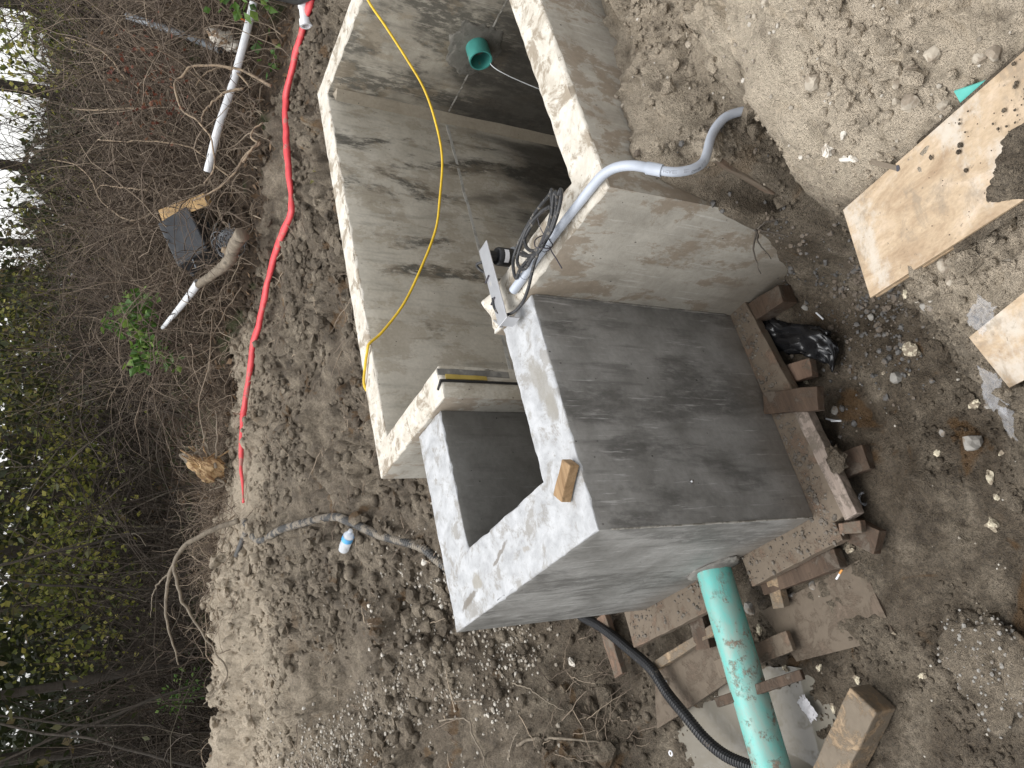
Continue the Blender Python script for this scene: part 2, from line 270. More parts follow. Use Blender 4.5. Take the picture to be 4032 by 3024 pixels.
def tube(P, r, sides=10, caps=True, flat=1.0, inner=None):
    """sweep; r scalar or array; flat squeezes the section along the frame normal"""
    P = np.asarray(P, float); n = len(P); r = np.broadcast_to(np.asarray(r, float), (n,))
    T, N, B = frames(P); a = np.linspace(0, 2*math.pi, sides, endpoint=False)
    V = P[:, None]+r[:, None, None]*(np.cos(a)[None, :, None]*B[:, None]+flat*np.sin(a)[None, :, None]*N[:, None])
    V = V.reshape(-1, 3); F = []
    for i in range(n-1):
        for j in range(sides):
            k = (j+1) % sides; F.append((i*sides+j, i*sides+k, (i+1)*sides+k, (i+1)*sides+j))
    if caps:
        F.append(tuple(range(sides-1, -1, -1))); F.append(tuple((n-1)*sides+j for j in range(sides)))
    return V, F
def pipe(P, ro, ri, sides=24):
    """open hollow pipe"""
    a, fa = tube(P, ro, sides, False); b, fb = tube(P, ri, sides, False)
    n = len(P); V = np.concatenate([a, b]); o = n*sides
    F = list(fa)+[tuple(o+i for i in reversed(q)) for q in fb]
    for j in range(sides):
        k = (j+1) % sides
        F.append((j, o+j, o+k, k)); e = (n-1)*sides
        F.append((e+j, e+k, o+e+k, o+e+j))
    return V, F
def tubes_batch(P, R, sides=3, seed=0):
    """many thin tubes at once: P (N,M,3), R (N,M) -> V, F"""
    N, M, _ = P.shape
    T = np.gradient(P, axis=1); T /= np.linalg.norm(T, axis=2)[..., None]+1e-9
    ref = np.random.RandomState(seed).normal(size=(N, 1, 3)); n1 = np.cross(T, ref); n1 /= np.linalg.norm(n1, axis=2)[..., None]+1e-9
    n2 = np.cross(T, n1); a = np.linspace(0, 2*math.pi, sides, endpoint=False)
    V = P[:, :, None]+R[:, :, None, None]*(np.cos(a)[:, None]*n1[:, :, None]+np.sin(a)[:, None]*n2[:, :, None])
    idx = np.arange(N*M*sides).reshape(N, M, sides)
    A = idx[:, :-1]; B = idx[:, 1:]
    F = np.stack([A, np.roll(A, -1, 2), np.roll(B, -1, 2), B], -1).reshape(-1, 4)
    return V.reshape(-1, 3), F
def rbox(c, size, rz=0., bev=.004, rx=0., ry=0., rough=0., nseg=(1, 1, 1), seed=0):
    """rounded, slightly uneven box about its centre c; a strip of bevel on every edge"""
    h = np.array(size, float)/2; b = min(bev, *(h*.45))
    def lines(hh, n):
        inner = np.linspace(-hh+b, hh-b, n+1); return np.concatenate([[-hh], inner, [hh]])
    L = [lines(h[k], nseg[k]) for k in range(3)]
    verts, F, key = [], [], {}
    def vid(p):
        k = tuple(np.round(p, 6))
        if k not in key: key[k] = len(verts); verts.append(p)
        return key[k]
    for ax in range(3):
        u, v = (ax+1) % 3, (ax+2) % 3
        for s in (-1, 1):
            for i in range(len(L[u])-1):
                for j in range(len(L[v])-1):
                    q = []
                    for (di, dj) in ((0, 0), (1, 0), (1, 1), (0, 1)):
                        p = [0, 0, 0]; p[ax] = s*h[ax]; p[u] = L[u][i+di]; p[v] = L[v][j+dj]; q.append(vid(p))
                    F.append(tuple(q if s > 0 else q[::-1]))
    V = np.array(verts, float); inn = np.clip(V, -(h-b), h-b); d = V-inn; ln = np.linalg.norm(d, axis=1)
    m = ln > 1e-9; V[m] = inn[m]+d[m]/ln[m][:, None]*b
    if rough:
        for k in range(3): V[:, k] += rough*pnoise(V[:, 0]*14+seed*3.1+k*7, V[:, 1]*14+seed, V[:, 2]*14+k*5)
    M = (Matrix.Rotation(rz, 3, 'Z') @ Matrix.Rotation(ry, 3, 'Y') @ Matrix.Rotation(rx, 3, 'X'))
    V = V@np.array(M).T+np.array(c, float)
    return V, F
def along(a, b, w, h, bev=.003, roll=0., rough=0., seed=0, over=0., nseg=8):
    """a stick of timber from a to b (centre line), width w across, height h"""
    a, b = np.array(a, float), np.array(b, float); d = b-a; L = np.linalg.norm(d)+over
    V, F = rbox((0, 0, 0), (L, w, h), bev=bev, rough=rough, nseg=(nseg, 2, 1), seed=seed)
    x = d/np.linalg.norm(d); y = np.cross((0, 0, 1), x); y /= np.linalg.norm(y); z = np.cross(x, y)
    y2 = y*math.cos(roll)+z*math.sin(roll); z2 = np.cross(x, y2)
    return V@np.stack([x, y2, z2])+(a+b)/2, F
_ico = None
def ico(level):
    import bmesh
    bm = bmesh.new(); bmesh.ops.create_icosphere(bm, subdivisions=level, radius=1.0)
    bm.verts.ensure_lookup_table()
    V = np.array([v.co[:] for v in bm.verts]); F = np.array([[v.index for v in f.verts] for f in bm.faces]); bm.free()
    return V, F
ICO = {k: ico(k) for k in (1, 2, 3, 4)}
def lump(c, size, level=2, rough=.35, freq=1.3, seed=0, facet=0.):
    """an irregular stone or lump: noisy sphere squashed to size"""
    V, F = ICO[level]; s = seed*5.37
    n = 1+rough*fbm(V[:, 0]*freq+s, V[:, 1]*freq-s, V[:, 2]*freq+2*s, o=3)
    P = V*n[:, None]
    if facet:
        rs = np.random.RandomState(seed+11)
        for _ in range(9):
            d = rs.normal(size=3); d /= np.linalg.norm(d); t = P@d; k = .55+.3*rs.rand()
            P -= np.maximum(t-k, 0)[:, None]*d*facet
    rs = np.random.RandomState(seed+3); q = np.linalg.qr(rs.normal(size=(3, 3)))[0]
    P = (P@q if np.isscalar(size) else P)*np.array(size)
    return P+np.array(c, float), F
def scatter(centers, sizes, level, rough, seed, squash=.75, nvar=24):
    """many lumps in one mesh (uncountable stuff)"""
    rs = np.random.RandomState(seed); V0, F0 = ICO[level]; n = len(centers)
    var = np.stack([lump((0, 0, 0), 1., level, rough, 1.4, seed*31+k, .7)[0] for k in range(nvar)])
    R = np.linalg.qr(rs.normal(size=(n, 3, 3)))[0]
    P = np.einsum('nvi,nij->nvj', var[rs.randint(nvar, size=n)], R)*sizes[:, None, None]
    P[..., 2] *= squash
    P += centers[:, None]
    F = (F0[None]+(np.arange(n)*len(V0))[:, None, None]).reshape(-1, 3)
    return P.reshape(-1, 3), F
def leaves(C, size, seed, up=0.0, flat=False, droop=.35):
    """leaf blades: each a folded, pointed four-triangle blade; C (N,3), size (N,)"""
    rs = np.random.RandomState(seed); n = len(C)
    d = rs.normal(size=(n, 3)); d[:, 2] -= droop; d /= np.linalg.norm(d, axis=1)[:, None]
    nn = rs.normal(size=(n, 3)); nn[:, 2] += up; w = np.cross(d, nn); w /= np.linalg.norm(w, axis=1)[:, None]; nrm = np.cross(w, d)
    s = np.asarray(size)[:, None]; wd = s*rs.uniform(.28, .42, (n, 1))
    base = C; mid = C+d*s*.45+nrm*s*.08; tip = C+d*s
    l = C+d*s*.42+w*wd-nrm*s*.05; r = C+d*s*.42-w*wd-nrm*s*.05
    if flat:      # far leaves: two triangles
        V = np.stack([base, l, tip, r], 1).reshape(-1, 3); F = (np.array([(0, 1, 2), (0, 2, 3)])[None]+(np.arange(n)*4)[:, None, None]).reshape(-1, 3)
        return V, F, np.repeat(rs.rand(n), 4)
    V = np.stack([base, l, tip, r, mid], 1).reshape(-1, 3)
    f = np.array([(0, 4, 1), (1, 4, 2), (0, 3, 4), (3, 2, 4)])
    F = (f[None]+(np.arange(n)*5)[:, None, None]).reshape(-1, 3)
    return V, F, np.repeat(rs.rand(n), 5)

# ------------------------------------------------------------------ material helpers
class NT:
    def __init__(s, name):
        s.m = bpy.data.materials.new(name); s.m.use_nodes = True; s.t = s.m.node_tree; s.t.nodes.clear()
        s.out = s.t.nodes.new('ShaderNodeOutputMaterial'); s.b = s.t.nodes.new('ShaderNodeBsdfPrincipled')
        s.t.links.new(s.b.outputs[0], s.out.inputs['Surface'])
        g = s.t.nodes.new('ShaderNodeNewGeometry'); s.pos = g.outputs['Position']; s.nor = g.outputs['Normal']; s.isl = g.outputs['Random Per Island']
    def put(s, sock, v):
        if hasattr(v, 'is_output'): s.t.links.new(v, sock)
        elif isinstance(v, (tuple, list)): sock.default_value = (*v, 1.0) if len(sock.default_value) == 4 and len(v) == 3 else v
        else: sock.default_value = v
    def noise(s, scale, vec=None, detail=4., rough=.55, dist=0., stretch=None):
        n = s.t.nodes.new('ShaderNodeTexNoise'); n.inputs['Scale'].default_value = scale; n.inputs['Detail'].default_value = detail
        n.inputs['Roughness'].default_value = rough; n.inputs['Distortion'].default_value = dist
        v = vec if vec is not None else s.pos
        if stretch:
            m = s.t.nodes.new('ShaderNodeMapping'); m.inputs['Scale'].default_value = stretch; s.t.links.new(v, m.inputs[0]); v = m.outputs[0]
        s.t.links.new(v, n.inputs['Vector']); return n.outputs['Fac']
    def voro(s, scale, feature='F1', vec=None, stretch=None):
        n = s.t.nodes.new('ShaderNodeTexVoronoi'); n.feature = feature; n.inputs['Scale'].default_value = scale
        v = vec if vec is not None else s.pos
        if stretch:
            m = s.t.nodes.new('ShaderNodeMapping'); m.inputs['Scale'].default_value = stretch; s.t.links.new(v, m.inputs[0]); v = m.outputs[0]
        s.t.links.new(v, n.inputs['Vector']); return n.outputs['Distance']
    def ramp(s, fac, stops):
        r = s.t.nodes.new('ShaderNodeValToRGB'); e = r.color_ramp.elements
        while len(e) < len(stops): e.new(.5)
        for k, (p, c) in zip(e, stops):
            k.position = p; k.color = (*c, 1) if isinstance(c, (tuple, list)) else (c, c, c, 1)
        s.t.links.new(fac, r.inputs[0]); return r.outputs[0]
    def step(s, fac, a, b):
        n = s.t.nodes.new('ShaderNodeMapRange'); n.interpolation_type = 'SMOOTHSTEP'
        n.inputs['From Min'].default_value = a; n.inputs['From Max'].default_value = b; s.t.links.new(fac, n.inputs['Value']); return n.outputs[0]
    def mix(s, f, a, b, mode='MIX'):
        n = s.t.nodes.new('ShaderNodeMix'); n.data_type = 'RGBA'; n.blend_type = mode
        s.put(n.inputs[0], f); s.put(n.inputs[6], a); s.put(n.inputs[7], b); return n.outputs[2]
    def math(s, op, a, b=0.):
        n = s.t.nodes.new('ShaderNodeMath'); n.operation = op; s.put(n.inputs[0], a); s.put(n.inputs[1], b); return n.outputs[0]
    def attr(s, name):
        n = s.t.nodes.new('ShaderNodeAttribute'); n.attribute_name = name; return n.outputs['Fac']
    def sep(s, v=None):
        n = s.t.nodes.new('ShaderNodeSeparateXYZ'); s.t.links.new(v if v is not None else s.pos, n.inputs[0]); return n.outputs
    def objco(s):
        n = s.t.nodes.new('ShaderNodeTexCoord'); return n.outputs['Object']
    def rnd(s):
        n = s.t.nodes.new('ShaderNodeObjectInfo'); return n.outputs['Random']
    def bump(s, h, strength=.5, dist=.01, prev=None):
        n = s.t.nodes.new('ShaderNodeBump'); n.inputs['Strength'].default_value = strength; n.inputs['Distance'].default_value = dist
        s.t.links.new(h, n.inputs['Height'])
        if prev is not None: s.t.links.new(prev, n.inputs['Normal'])
        return n.outputs[0]
    def done(s, color, rough=.8, normal=None, **kw):
        s.put(s.b.inputs['Base Color'], color); s.put(s.b.inputs['Roughness'], rough)
        if normal is not None: s.t.links.new(normal, s.b.inputs['Normal'])
        for k, v in kw.items(): s.put(s.b.inputs[k.replace('_', ' ')], v)
        return s.m
def simple(name, color, rough=.5, dirt=None, dirt_scale=25., dirt_at=.55, var=.12, bump=.0, **kw):
    n = NT(name); f = n.noise(18., detail=5.)
    c = n.mix(1.0, color, n.ramp(f, [(.3, 1-var), (.7, 1+var)]), 'MULTIPLY')
    r = rough
    if dirt:
        d = n.step(n.noise(dirt_scale, detail=7., rough=.65), dirt_at, dirt_at+.08); c = n.mix(d, c, dirt)
        r = n.mix(d, (rough,)*3, (.9,)*3)
    nm = n.bump(n.noise(90., detail=4.), bump, .004) if bump else None
    return n.done(c, r, nm, **kw)

# ------------------------------------------------------------------ materials
def m_soil(name='soil'):
    n = NT(name); wet, lit, dry = n.attr('wet'), n.attr('litter'), n.attr('dry')
    big = n.noise(2.2, detail=5.); mid = n.noise(11., detail=6., rough=.6); fine = n.noise(70., detail=5., rough=.65); vfine = n.noise(260., detail=3.)
    c = n.ramp(mid, [(.28, (.112, .090, .064)), (.5, (.198, .164, .121)), (.72, (.290, .246, .188))])
    c = n.mix(n.math('MULTIPLY', dry, n.step(mid, .20, .52)), c, (.54, .46, .355))
    dk = n.math('SUBTRACT', 1.0, n.math('MULTIPLY', dry, .6))
    c = n.mix(n.math('MULTIPLY', dk, .85), c, n.ramp(fine, [(.3, .5), (.5, 1.0), (.72, 1.45)]), 'MULTIPLY')
    c = n.mix(n.math('MULTIPLY', dk, .7), c, n.ramp(vfine, [(.3, .5), (.5, 1.0), (.7, 1.45)]), 'MULTIPLY')
    c = n.mix(n.math('MULTIPLY', dry, n.math('MULTIPLY', n.step(n.noise(7., detail=8., rough=.7, dist=.8), .52, .66), .45)), c, (.22, .18, .13))
    c = n.mix(.35, c, n.ramp(big, [(.35, (.85, .8, .74)), (.65, (1.12, 1.1, 1.06))]), 'MULTIPLY')
    clay = n.math('MULTIPLY', n.step(n.noise(4.3, detail=5., dist=.6), .60, .66), wet)
    c = n.mix(n.math('MULTIPLY', clay, .75), c, (.20, .115, .045))
    wetc = n.mix(1.0, c, (.56, .53, .50), 'MULTIPLY')
    w2 = n.math('MULTIPLY', wet, n.step(n.noise(4.2, detail=7., rough=.62, dist=.5), .36, .58))
    c = n.mix(w2, c, wetc)
    lc = n.ramp(n.noise(30., detail=6., rough=.7), [(.3, (.03, .022, .015)), (.5, (.075, .052, .034)), (.68, (.15, .105, .065))])
    moss = n.step(n.noise(1.6, detail=5.), .56, .63)
    lc = n.mix(n.math('MULTIPLY', moss, .7), lc, (.045, .06, .018))
    c = n.mix(n.step(lit, .25, .7), c, lc)
    rough = n.mix(w2, (.95,)*3, n.ramp(mid, [(.35, .35), (.6, .75)]))
    h = n.math('ADD', n.math('MULTIPLY', fine, .7), n.math('MULTIPLY', vfine, .3))
    nm = n.bump(vfine, .8, .005, n.bump(h, 1.0, .016))
    return n.done(c, rough, nm, Specular_IOR_Level=.35)
SOIL = m_soil()

def m_conc_side(name, base, lo, stain, streak_dark, dark_amt, light=None, zdark=None, brown=None, xdark=None):
    """form-cast face: mottling, vertical run marks, stains, pin holes"""
    n = NT(name)
    mot = n.noise(5.5, detail=7., rough=.62, dist=.3); fine = n.noise(60., detail=5., rough=.6)
    run = n.noise(3.2, detail=6., rough=.6, stretch=(6., 6., .7)); run2 = n.noise(9., detail=5., rough=.65, stretch=(7., 7., .45))
    c = n.ramp(mot, [(.3, lo), (.7, base)])
    st = n.noise(2.4, detail=10., rough=.66, dist=.4, stretch=(1.5, 1.5, .55))
    for (x0_, w_, a_) in (xdark or ()):      # damp runs down particular stretches of the wall
        dx = n.math('DIVIDE', n.math('SUBTRACT', n.sep()[0], x0_), w_); st = n.math('ADD', st, n.math('MULTIPLY', n.math('POWER', 2.718, n.math('MULTIPLY', n.math('MULTIPLY', dx, dx), -1.)), a_))
    sm = n.math('MULTIPLY', n.math('MULTIPLY', n.step(st, stain[0], stain[0]+.09), n.step(n.noise(17., detail=8., rough=.7, stretch=(2, 2, .7)), .36, .52)), stain[1])
    c = n.mix(sm, c, streak_dark)
    c = n.mix(n.math('MULTIPLY', n.step(run, .52, .68), dark_amt), c, streak_dark)
    if light: c = n.mix(n.math('MULTIPLY', n.step(run2, .58, .7), light[1]), c, light[0])
    if brown: c = n.mix(n.math('MULTIPLY', n.step(n.noise(6.5, detail=12., rough=.74, dist=.25, stretch=(1, 1, .6)), .50, .56), brown[1]), c, brown[0])
    if zdark:   # outer faces: soil splash; tank inside: shade of the depth painted in, uneven upper edge
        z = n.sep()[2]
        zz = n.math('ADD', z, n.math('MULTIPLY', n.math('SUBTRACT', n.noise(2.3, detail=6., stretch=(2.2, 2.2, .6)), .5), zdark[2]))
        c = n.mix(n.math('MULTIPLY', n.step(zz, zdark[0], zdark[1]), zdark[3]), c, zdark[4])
    c = n.mix(.5, c, n.ramp(fine, [(.3, .8), (.6, 1.08)]), 'MULTIPLY')
    pit = n.step(n.voro(26., 'F1', stretch=(1, 1, .8)), .10, .05)
    pm = n.math('MULTIPLY', pit, n.step(n.noise(6.), .5, .58)); c = n.mix(n.math('MULTIPLY', pm, .75), c, (.03, .027, .024))
    h = n.math('SUBTRACT', n.math('MULTIPLY', fine, .25), n.math('MULTIPLY', pm, 1.0))
    nm = n.bump(n.noise(220., detail=3.), .25, .002, n.bump(h, .5, .006))
    return n.done(c, n.ramp(mot, [(.3, .55), (.7, .85)]), nm, Specular_IOR_Level=.3)
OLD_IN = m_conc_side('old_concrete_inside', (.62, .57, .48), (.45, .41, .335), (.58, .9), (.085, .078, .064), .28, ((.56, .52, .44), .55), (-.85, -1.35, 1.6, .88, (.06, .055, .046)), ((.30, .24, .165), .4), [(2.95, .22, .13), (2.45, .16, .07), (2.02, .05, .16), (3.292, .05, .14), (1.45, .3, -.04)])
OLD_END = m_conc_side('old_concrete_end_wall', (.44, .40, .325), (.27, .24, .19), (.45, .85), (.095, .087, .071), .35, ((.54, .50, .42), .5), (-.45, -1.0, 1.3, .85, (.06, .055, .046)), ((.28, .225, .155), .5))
OLD_OUT = m_conc_side('old_concrete_outside', (.45, .42, .36), (.31, .285, .24), (.58, .5), (.19, .168, .135), .3, ((.58, .555, .5), .5), (-.60, -.92, .45, .65, (.185, .155, .118)), ((.235, .18, .125), .7))
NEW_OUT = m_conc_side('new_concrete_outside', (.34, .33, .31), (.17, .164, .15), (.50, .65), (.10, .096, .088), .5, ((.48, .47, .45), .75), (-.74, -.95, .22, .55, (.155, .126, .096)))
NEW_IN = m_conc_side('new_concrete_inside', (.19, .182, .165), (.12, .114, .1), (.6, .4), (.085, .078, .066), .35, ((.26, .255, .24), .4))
def m_conc_top(name, base, hi, dirt, dirt_amt, dirt_at, patch=None):
    n = NT(name); mot = n.noise(14., detail=7., rough=.65, dist=.4); fine = n.noise(120., detail=4., rough=.6)
    c = n.ramp(mot, [(.32, base), (.62, hi)])
    d = n.step(n.noise(9., detail=9., rough=.72, dist=.5), dirt_at, dirt_at+.1); c = n.mix(n.math('MULTIPLY', d, dirt_amt), c, dirt)
    fl = n.step(n.noise(55., detail=5., rough=.7), .62, .68); c = n.mix(n.math('MULTIPLY', fl, dirt_amt*.9), c, dirt)
    rough = .85
    if patch:
        for (px, py, rx, ry, rz, col) in patch:      # damp patches on the slab
            m = n.t.nodes.new('ShaderNodeMapping'); m.vector_type = 'TEXTURE'; m.inputs['Location'].default_value = (px, py, 0); m.inputs['Rotation'].default_value = (0, 0, rz)
            m.inputs['Scale'].default_value = (rx, ry, 10.)
            wob = n.t.nodes.new('ShaderNodeVectorMath'); wob.operation = 'ADD'
            nz = n.t.nodes.new('ShaderNodeTexNoise'); nz.inputs['Scale'].default_value = 16.; nz.inputs['Detail'].default_value = 4.; n.t.links.new(n.pos, nz.inputs['Vector'])
            sc = n.t.nodes.new('ShaderNodeVectorMath'); sc.operation = 'SCALE'; sc.inputs['Scale'].default_value = .05; n.t.links.new(nz.outputs['Color'], sc.inputs[0])
            n.t.links.new(n.pos, wob.inputs[0]); n.t.links.new(sc.outputs[0], wob.inputs[1]); n.t.links.new(wob.outputs[0], m.inputs[0])
            L = n.t.nodes.new('ShaderNodeVectorMath'); L.operation = 'LENGTH'; n.t.links.new(m.outputs[0], L.inputs[0])
            lw = n.math('ADD', L.outputs['Value'], n.math('MULTIPLY', n.math('SUBTRACT', n.noise(38., detail=6., rough=.7), .5), .8)); k = n.step(lw, 1.08, .62); c = n.mix(n.math('MULTIPLY', k, .8), c, col)
    nm = n.bump(fine, .35, .004, n.bump(mot, .5, .012))
    return n.done(c, rough, nm, Specular_IOR_Level=.3)
OLD_TOP = m_conc_top('old_concrete_top', (.44, .395, .325), (.62, .58, .505), (.24, .195, .14), .85, .50)
NEW_TOP = m_conc_top('new_concrete_top', (.31, .312, .314), (.46, .464, .468), (.24, .225, .20), .75, .50,
    [(.565, .10, .155, .048, .28, (.25, .235, .205)), (.47, .085, .06, .04, .3, (.25, .235, .205)), (.14, .83, .05, .03, 1.0, (.27, .25, .21)), (.17, .62, .075, .012, 1.9, (.16, .14, .115)), (.10, .92, .09, .014, 1.75, (.15, .13, .105)), (.12, .44, .03, .014, 1.2, (.3, .28, .25))])
def m_wood(name, a, b, mud=None, mud_at=.5, scale=1., axis='x', rough=.75):
    n = NT(name); co = n.objco()
    st = {'x': (1.2, 16, 16), 'y': (16, 1.2, 16)}[axis]
    g = n.noise(2.2*scale, co, 6., .6, .6, stretch=st); g2 = n.noise(9.*scale, co, 4., .6, stretch=st)
    c = n.ramp(g, [(.3, a), (.7, b)]); c = n.mix(.4, c, n.ramp(g2, [(.35, .7), (.6, 1.1)]), 'MULTIPLY')
    r = rough; nm = n.bump(g2, .35, .003)
    if mud:
        d = n.step(n.noise(11., detail=10., rough=.72, dist=.3), mud_at, mud_at+.12); c = n.mix(d, c, n.mix(n.noise(40.), mud, tuple(x*1.5 for x in mud)))
        nm = n.bump(d, .6, .005, nm)
    return n.done(c, r, nm, Specular_IOR_Level=.3)
MUD = (.10, .08, .06)
def m_ply():
    n = NT('plywood_face'); co = n.objco(); st = (3., 14., 14.)
    rot = n.t.nodes.new('ShaderNodeMapping'); rot.inputs['Rotation'].default_value = (0, 0, math.radians(106)); n.t.links.new(co, rot.inputs[0]); co = rot.outputs[0]
    g = n.noise(1.3, co, 6., .6, 1.2, stretch=(1.1, 9., 9.)); g2 = n.noise(9., co, 5., .65, .3, stretch=(1.4, 18., 18.))
    c = n.ramp(g, [(.32, (.31, .22, .14)), (.5, (.44, .335, .225)), (.68, (.53, .42, .31))]); c = n.mix(.45, c, n.ramp(g2, [(.35, .72), (.62, 1.1)]), 'MULTIPLY')
    pale = n.noise(6.5, detail=9., rough=.7); c = n.mix(n.math('MULTIPLY', n.step(pale, .50, .66), .75), c, (.52, .475, .41))
    boot = n.noise(9., detail=8., rough=.72, dist=.4); c = n.mix(n.math('MULTIPLY', n.step(boot, .52, .64), .6), c, (.24, .195, .145))
    sp = n.step(n.noise(70., detail=4., rough=.7), .64, .68); c = n.mix(n.math('MULTIPLY', sp, .7), c, (.17, .14, .105))
    return n.done(c, .8, n.bump(g2, .3, .003), Specular_IOR_Level=.25)
PLY = m_ply()
PLY_EDGE = m_wood('plywood_edge', (.30, .21, .13), (.45, .34, .22), None)
PLY_MUD = m_wood('muddy_plywood', (.105, .078, .056), (.135, .102, .074), (.098, .077, .056), .40)
WOOD_WET = m_wood('wet_brown_timber', (.055, .036, .024), (.105, .07, .047), (.085, .068, .052), .48)
WOOD_MUD = m_wood('mud_caked_timber', (.13, .09, .062), (.18, .125, .088), (.118, .093, .068), .38)
WOOD_PALE = m_wood('pale_timber', (.24, .19, .155), (.34, .28, .235), (.13, .107, .083), .48)
WOOD_TAN = m_wood('tan_timber', (.23, .16, .095), (.33, .245, .16), (.13, .105, .077), .42)
WOOD_RED = m_wood('reddish_timber', (.13, .082, .056), (.21, .14, .098), (.11, .09, .068), .45)
WOOD_BLOCK = m_wood('weathered_block_wood', (.20, .12, .058), (.36, .24, .13), (.14, .11, .08), .62)
BARK = m_wood('bark', (.14, .115, .085), (.27, .225, .17), (.10, .085, .065), .56)
ROTWOOD = m_wood('split_wood', (.16, .075, .035), (.60, .44, .24), (.10, .062, .035), .62, 1.6)
BARK_DK = m_wood('dark_bark', (.045, .037, .03), (.095, .08, .063), (.04, .034, .026), .56)
def m_teal():
    n = NT('teal_pipe_plastic'); c = n.mix(1.0, (.12, .47, .42), n.ramp(n.noise(5., detail=4.), [(.3, .88), (.7, 1.12)]), 'MULTIPLY')
    smear = n.noise(5.5, detail=9., rough=.7, dist=.5, stretch=(1., 2.2, 2.2)); film = n.math('MULTIPLY', n.step(smear, .34, .66), .62)
    c = n.mix(film, c, (.34, .30, .25))
    cake = n.math('MULTIPLY', n.step(n.noise(16., detail=9., rough=.74), .53, .62), n.step(smear, .40, .54)); c = n.mix(cake, c, n.ramp(n.noise(60.), [(.3, (.15, .118, .088)), (.7, (.29, .235, .18))]))
    sc = n.step(n.noise(30., detail=3., stretch=(.15, 3., 3.)), .70, .74); c = n.mix(n.math('MULTIPLY', sc, .35), c, (.45, .62, .58))
    return n.done(c, n.mix(cake, (.38,)*3, (.9,)*3), n.bump(cake, .6, .003), Specular_IOR_Level=.4)
TEAL = m_teal()
TEAL2 = simple('teal_stub_plastic', (.06, .27, .235), .35, (.22, .19, .13), 14., .60, .15)
CONDUIT = simple('grey_conduit_plastic', (.40, .43, .48), .38, (.33, .29, .235), 22., .63, .08)
CABLE = simple('dusty_black_cable', (.022, .022, .023), .5, (.15, .135, .115), 60., .56, .2)
TIE = simple('dark_zip_tie', (.035, .03, .038), .5)
ALU = simple('brushed_aluminium', (.56, .56, .57), .34, (.42, .40, .37), 12., .62, .08, Metallic=.75)
BLACKPL = simple('black_plastic', (.012, .012, .013), .35)
BLACKHOSE = simple('black_corrugated_hose', (.018, .018, .019), .42, (.10, .085, .07), 30., .60, .2)
GREYHOSE = simple('muddy_corrugated_hose', (.075, .073, .07), .6, (.27, .235, .19), 14., .47, .2)
WHITEPL = simple('white_plastic', (.72, .73, .74), .4, (.35, .31, .26), 20., .64, .06)
LABELPL = simple('white_label', (.78, .78, .80), .5)
INK = simple('dark_ink', (.05, .05, .06), .7)
INKGREY = simple('smeared_ink', (.24, .245, .27), .7)
REDH = simple('red_layflat_hose', (.70, .07, .078), .5, (.42, .17, .145), 9., .55, .18)
YROPE = simple('yellow_cord', (.66, .43, .02), .55, None, var=.2)
FOAM = simple('yellowed_foam', (.52, .465, .345), .9, (.22, .18, .13), 55., .44, .25, .6)
WSTONE = simple('white_stone', (.60, .56, .49), .85, (.33, .28, .22), 22., .56, .18, .4)
BSTONE = simple('buff_stone', (.36, .315, .25), .9, (.25, .205, .155), 26., .48, .25, .5)
STONE = simple('grey_stone', (.25, .235, .21), .85, (.19, .155, .12), 25., .52, .25, .4)
DARKCLAY = simple('grey_clay', (.088, .083, .077), .6, (.14, .112, .085), 14., .48, .3, .6)
GRAVEL = None
RUBBLE = simple('brown_rubble', (.125, .106, .085), .8, (.2, .175, .14), 30., .55, .3, .4)
STEEL = simple('bright_steel', (.6, .6, .6), .3, Metallic=.9)
MORTAR = simple('wet_mortar', (.17, .16, .142), .7, (.26, .245, .215), 9., .48, .25, .6)
JOINT = simple('joint_laitance', (.36, .34, .30), .85, (.2, .185, .155), 14., .48, .2)
SEALANT = simple('yellow_sealant', (.42, .30, .07), .5)
JOINT2 = simple('pale_joint_laitance', (.52, .50, .455), .85, (.36, .34, .30), 14., .5, .12)
RUBBER = simple('black_waterstop', (.015, .014, .013), .6)
BLUELAB = simple('blue_bottle_label', (.08, .33, .62), .4)
ORANGE = simple('orange_plastic', (.85, .2, .03), .5)
CARD = simple('tan_cardboard_post', (.42, .27, .12), .8, (.2, .13, .07), 16., .55, .2)
GREYPIPE = simple('grey_pipe', (.20, .215, .23), .5, (.13, .11, .09), 12., .55, .15)
CLOTH = simple('muddy_cloth', (.62, .57, .49), .9, (.3, .2, .12), 8., .55, .2, .5)
FILTER = simple('orange_filter', (.7, .32, .08), .7)
def m_leaf(name, stops, rough=.55):
    n = NT(name); t = n.attr('tint'); c = n.ramp(t, stops)
    n.put(n.b.inputs['Base Color'], c); n.b.inputs['Roughness'].default_value = rough
    tr = n.t.nodes.new('ShaderNodeBsdfTranslucent'); n.t.links.new(c, tr.inputs['Color'])
    mx = n.t.nodes.new('ShaderNodeMixShader'); mx.inputs[0].default_value = .35
    n.t.links.new(n.b.outputs[0], mx.inputs[1]); n.t.links.new(tr.outputs[0], mx.inputs[2]); n.t.links.new(mx.outputs[0], n.out.inputs['Surface'])
    return n.m
LEAF_MIX = m_leaf('woods_leaves', [(0, (.035, .045, .018)), (.5, (.065, .075, .026)), (.8, (.14, .13, .04)), (1, (.22, .16, .07))])
LEAF_YEL = m_leaf('yellow_green_leaves', [(0, (.12, .15, .03)), (.5, (.26, .28, .06)), (1, (.48, .43, .10))])
LEAF_DRY = m_leaf('dry_leaves', [(0, (.06, .042, .028)), (.5, (.13, .085, .05)), (1, (.26, .17, .1))], .8)
LEAF_GRN = m_leaf('fresh_green_leaves', [(0, (.05, .12, .022)), (.5, (.10, .2, .035)), (1, (.22, .32, .07))])
LEAF_RED = m_leaf('rust_red_leaves', [(0, (.10, .03, .02)), (.6, (.17, .055, .03)), (1, (.2, .1, .05))], .7)
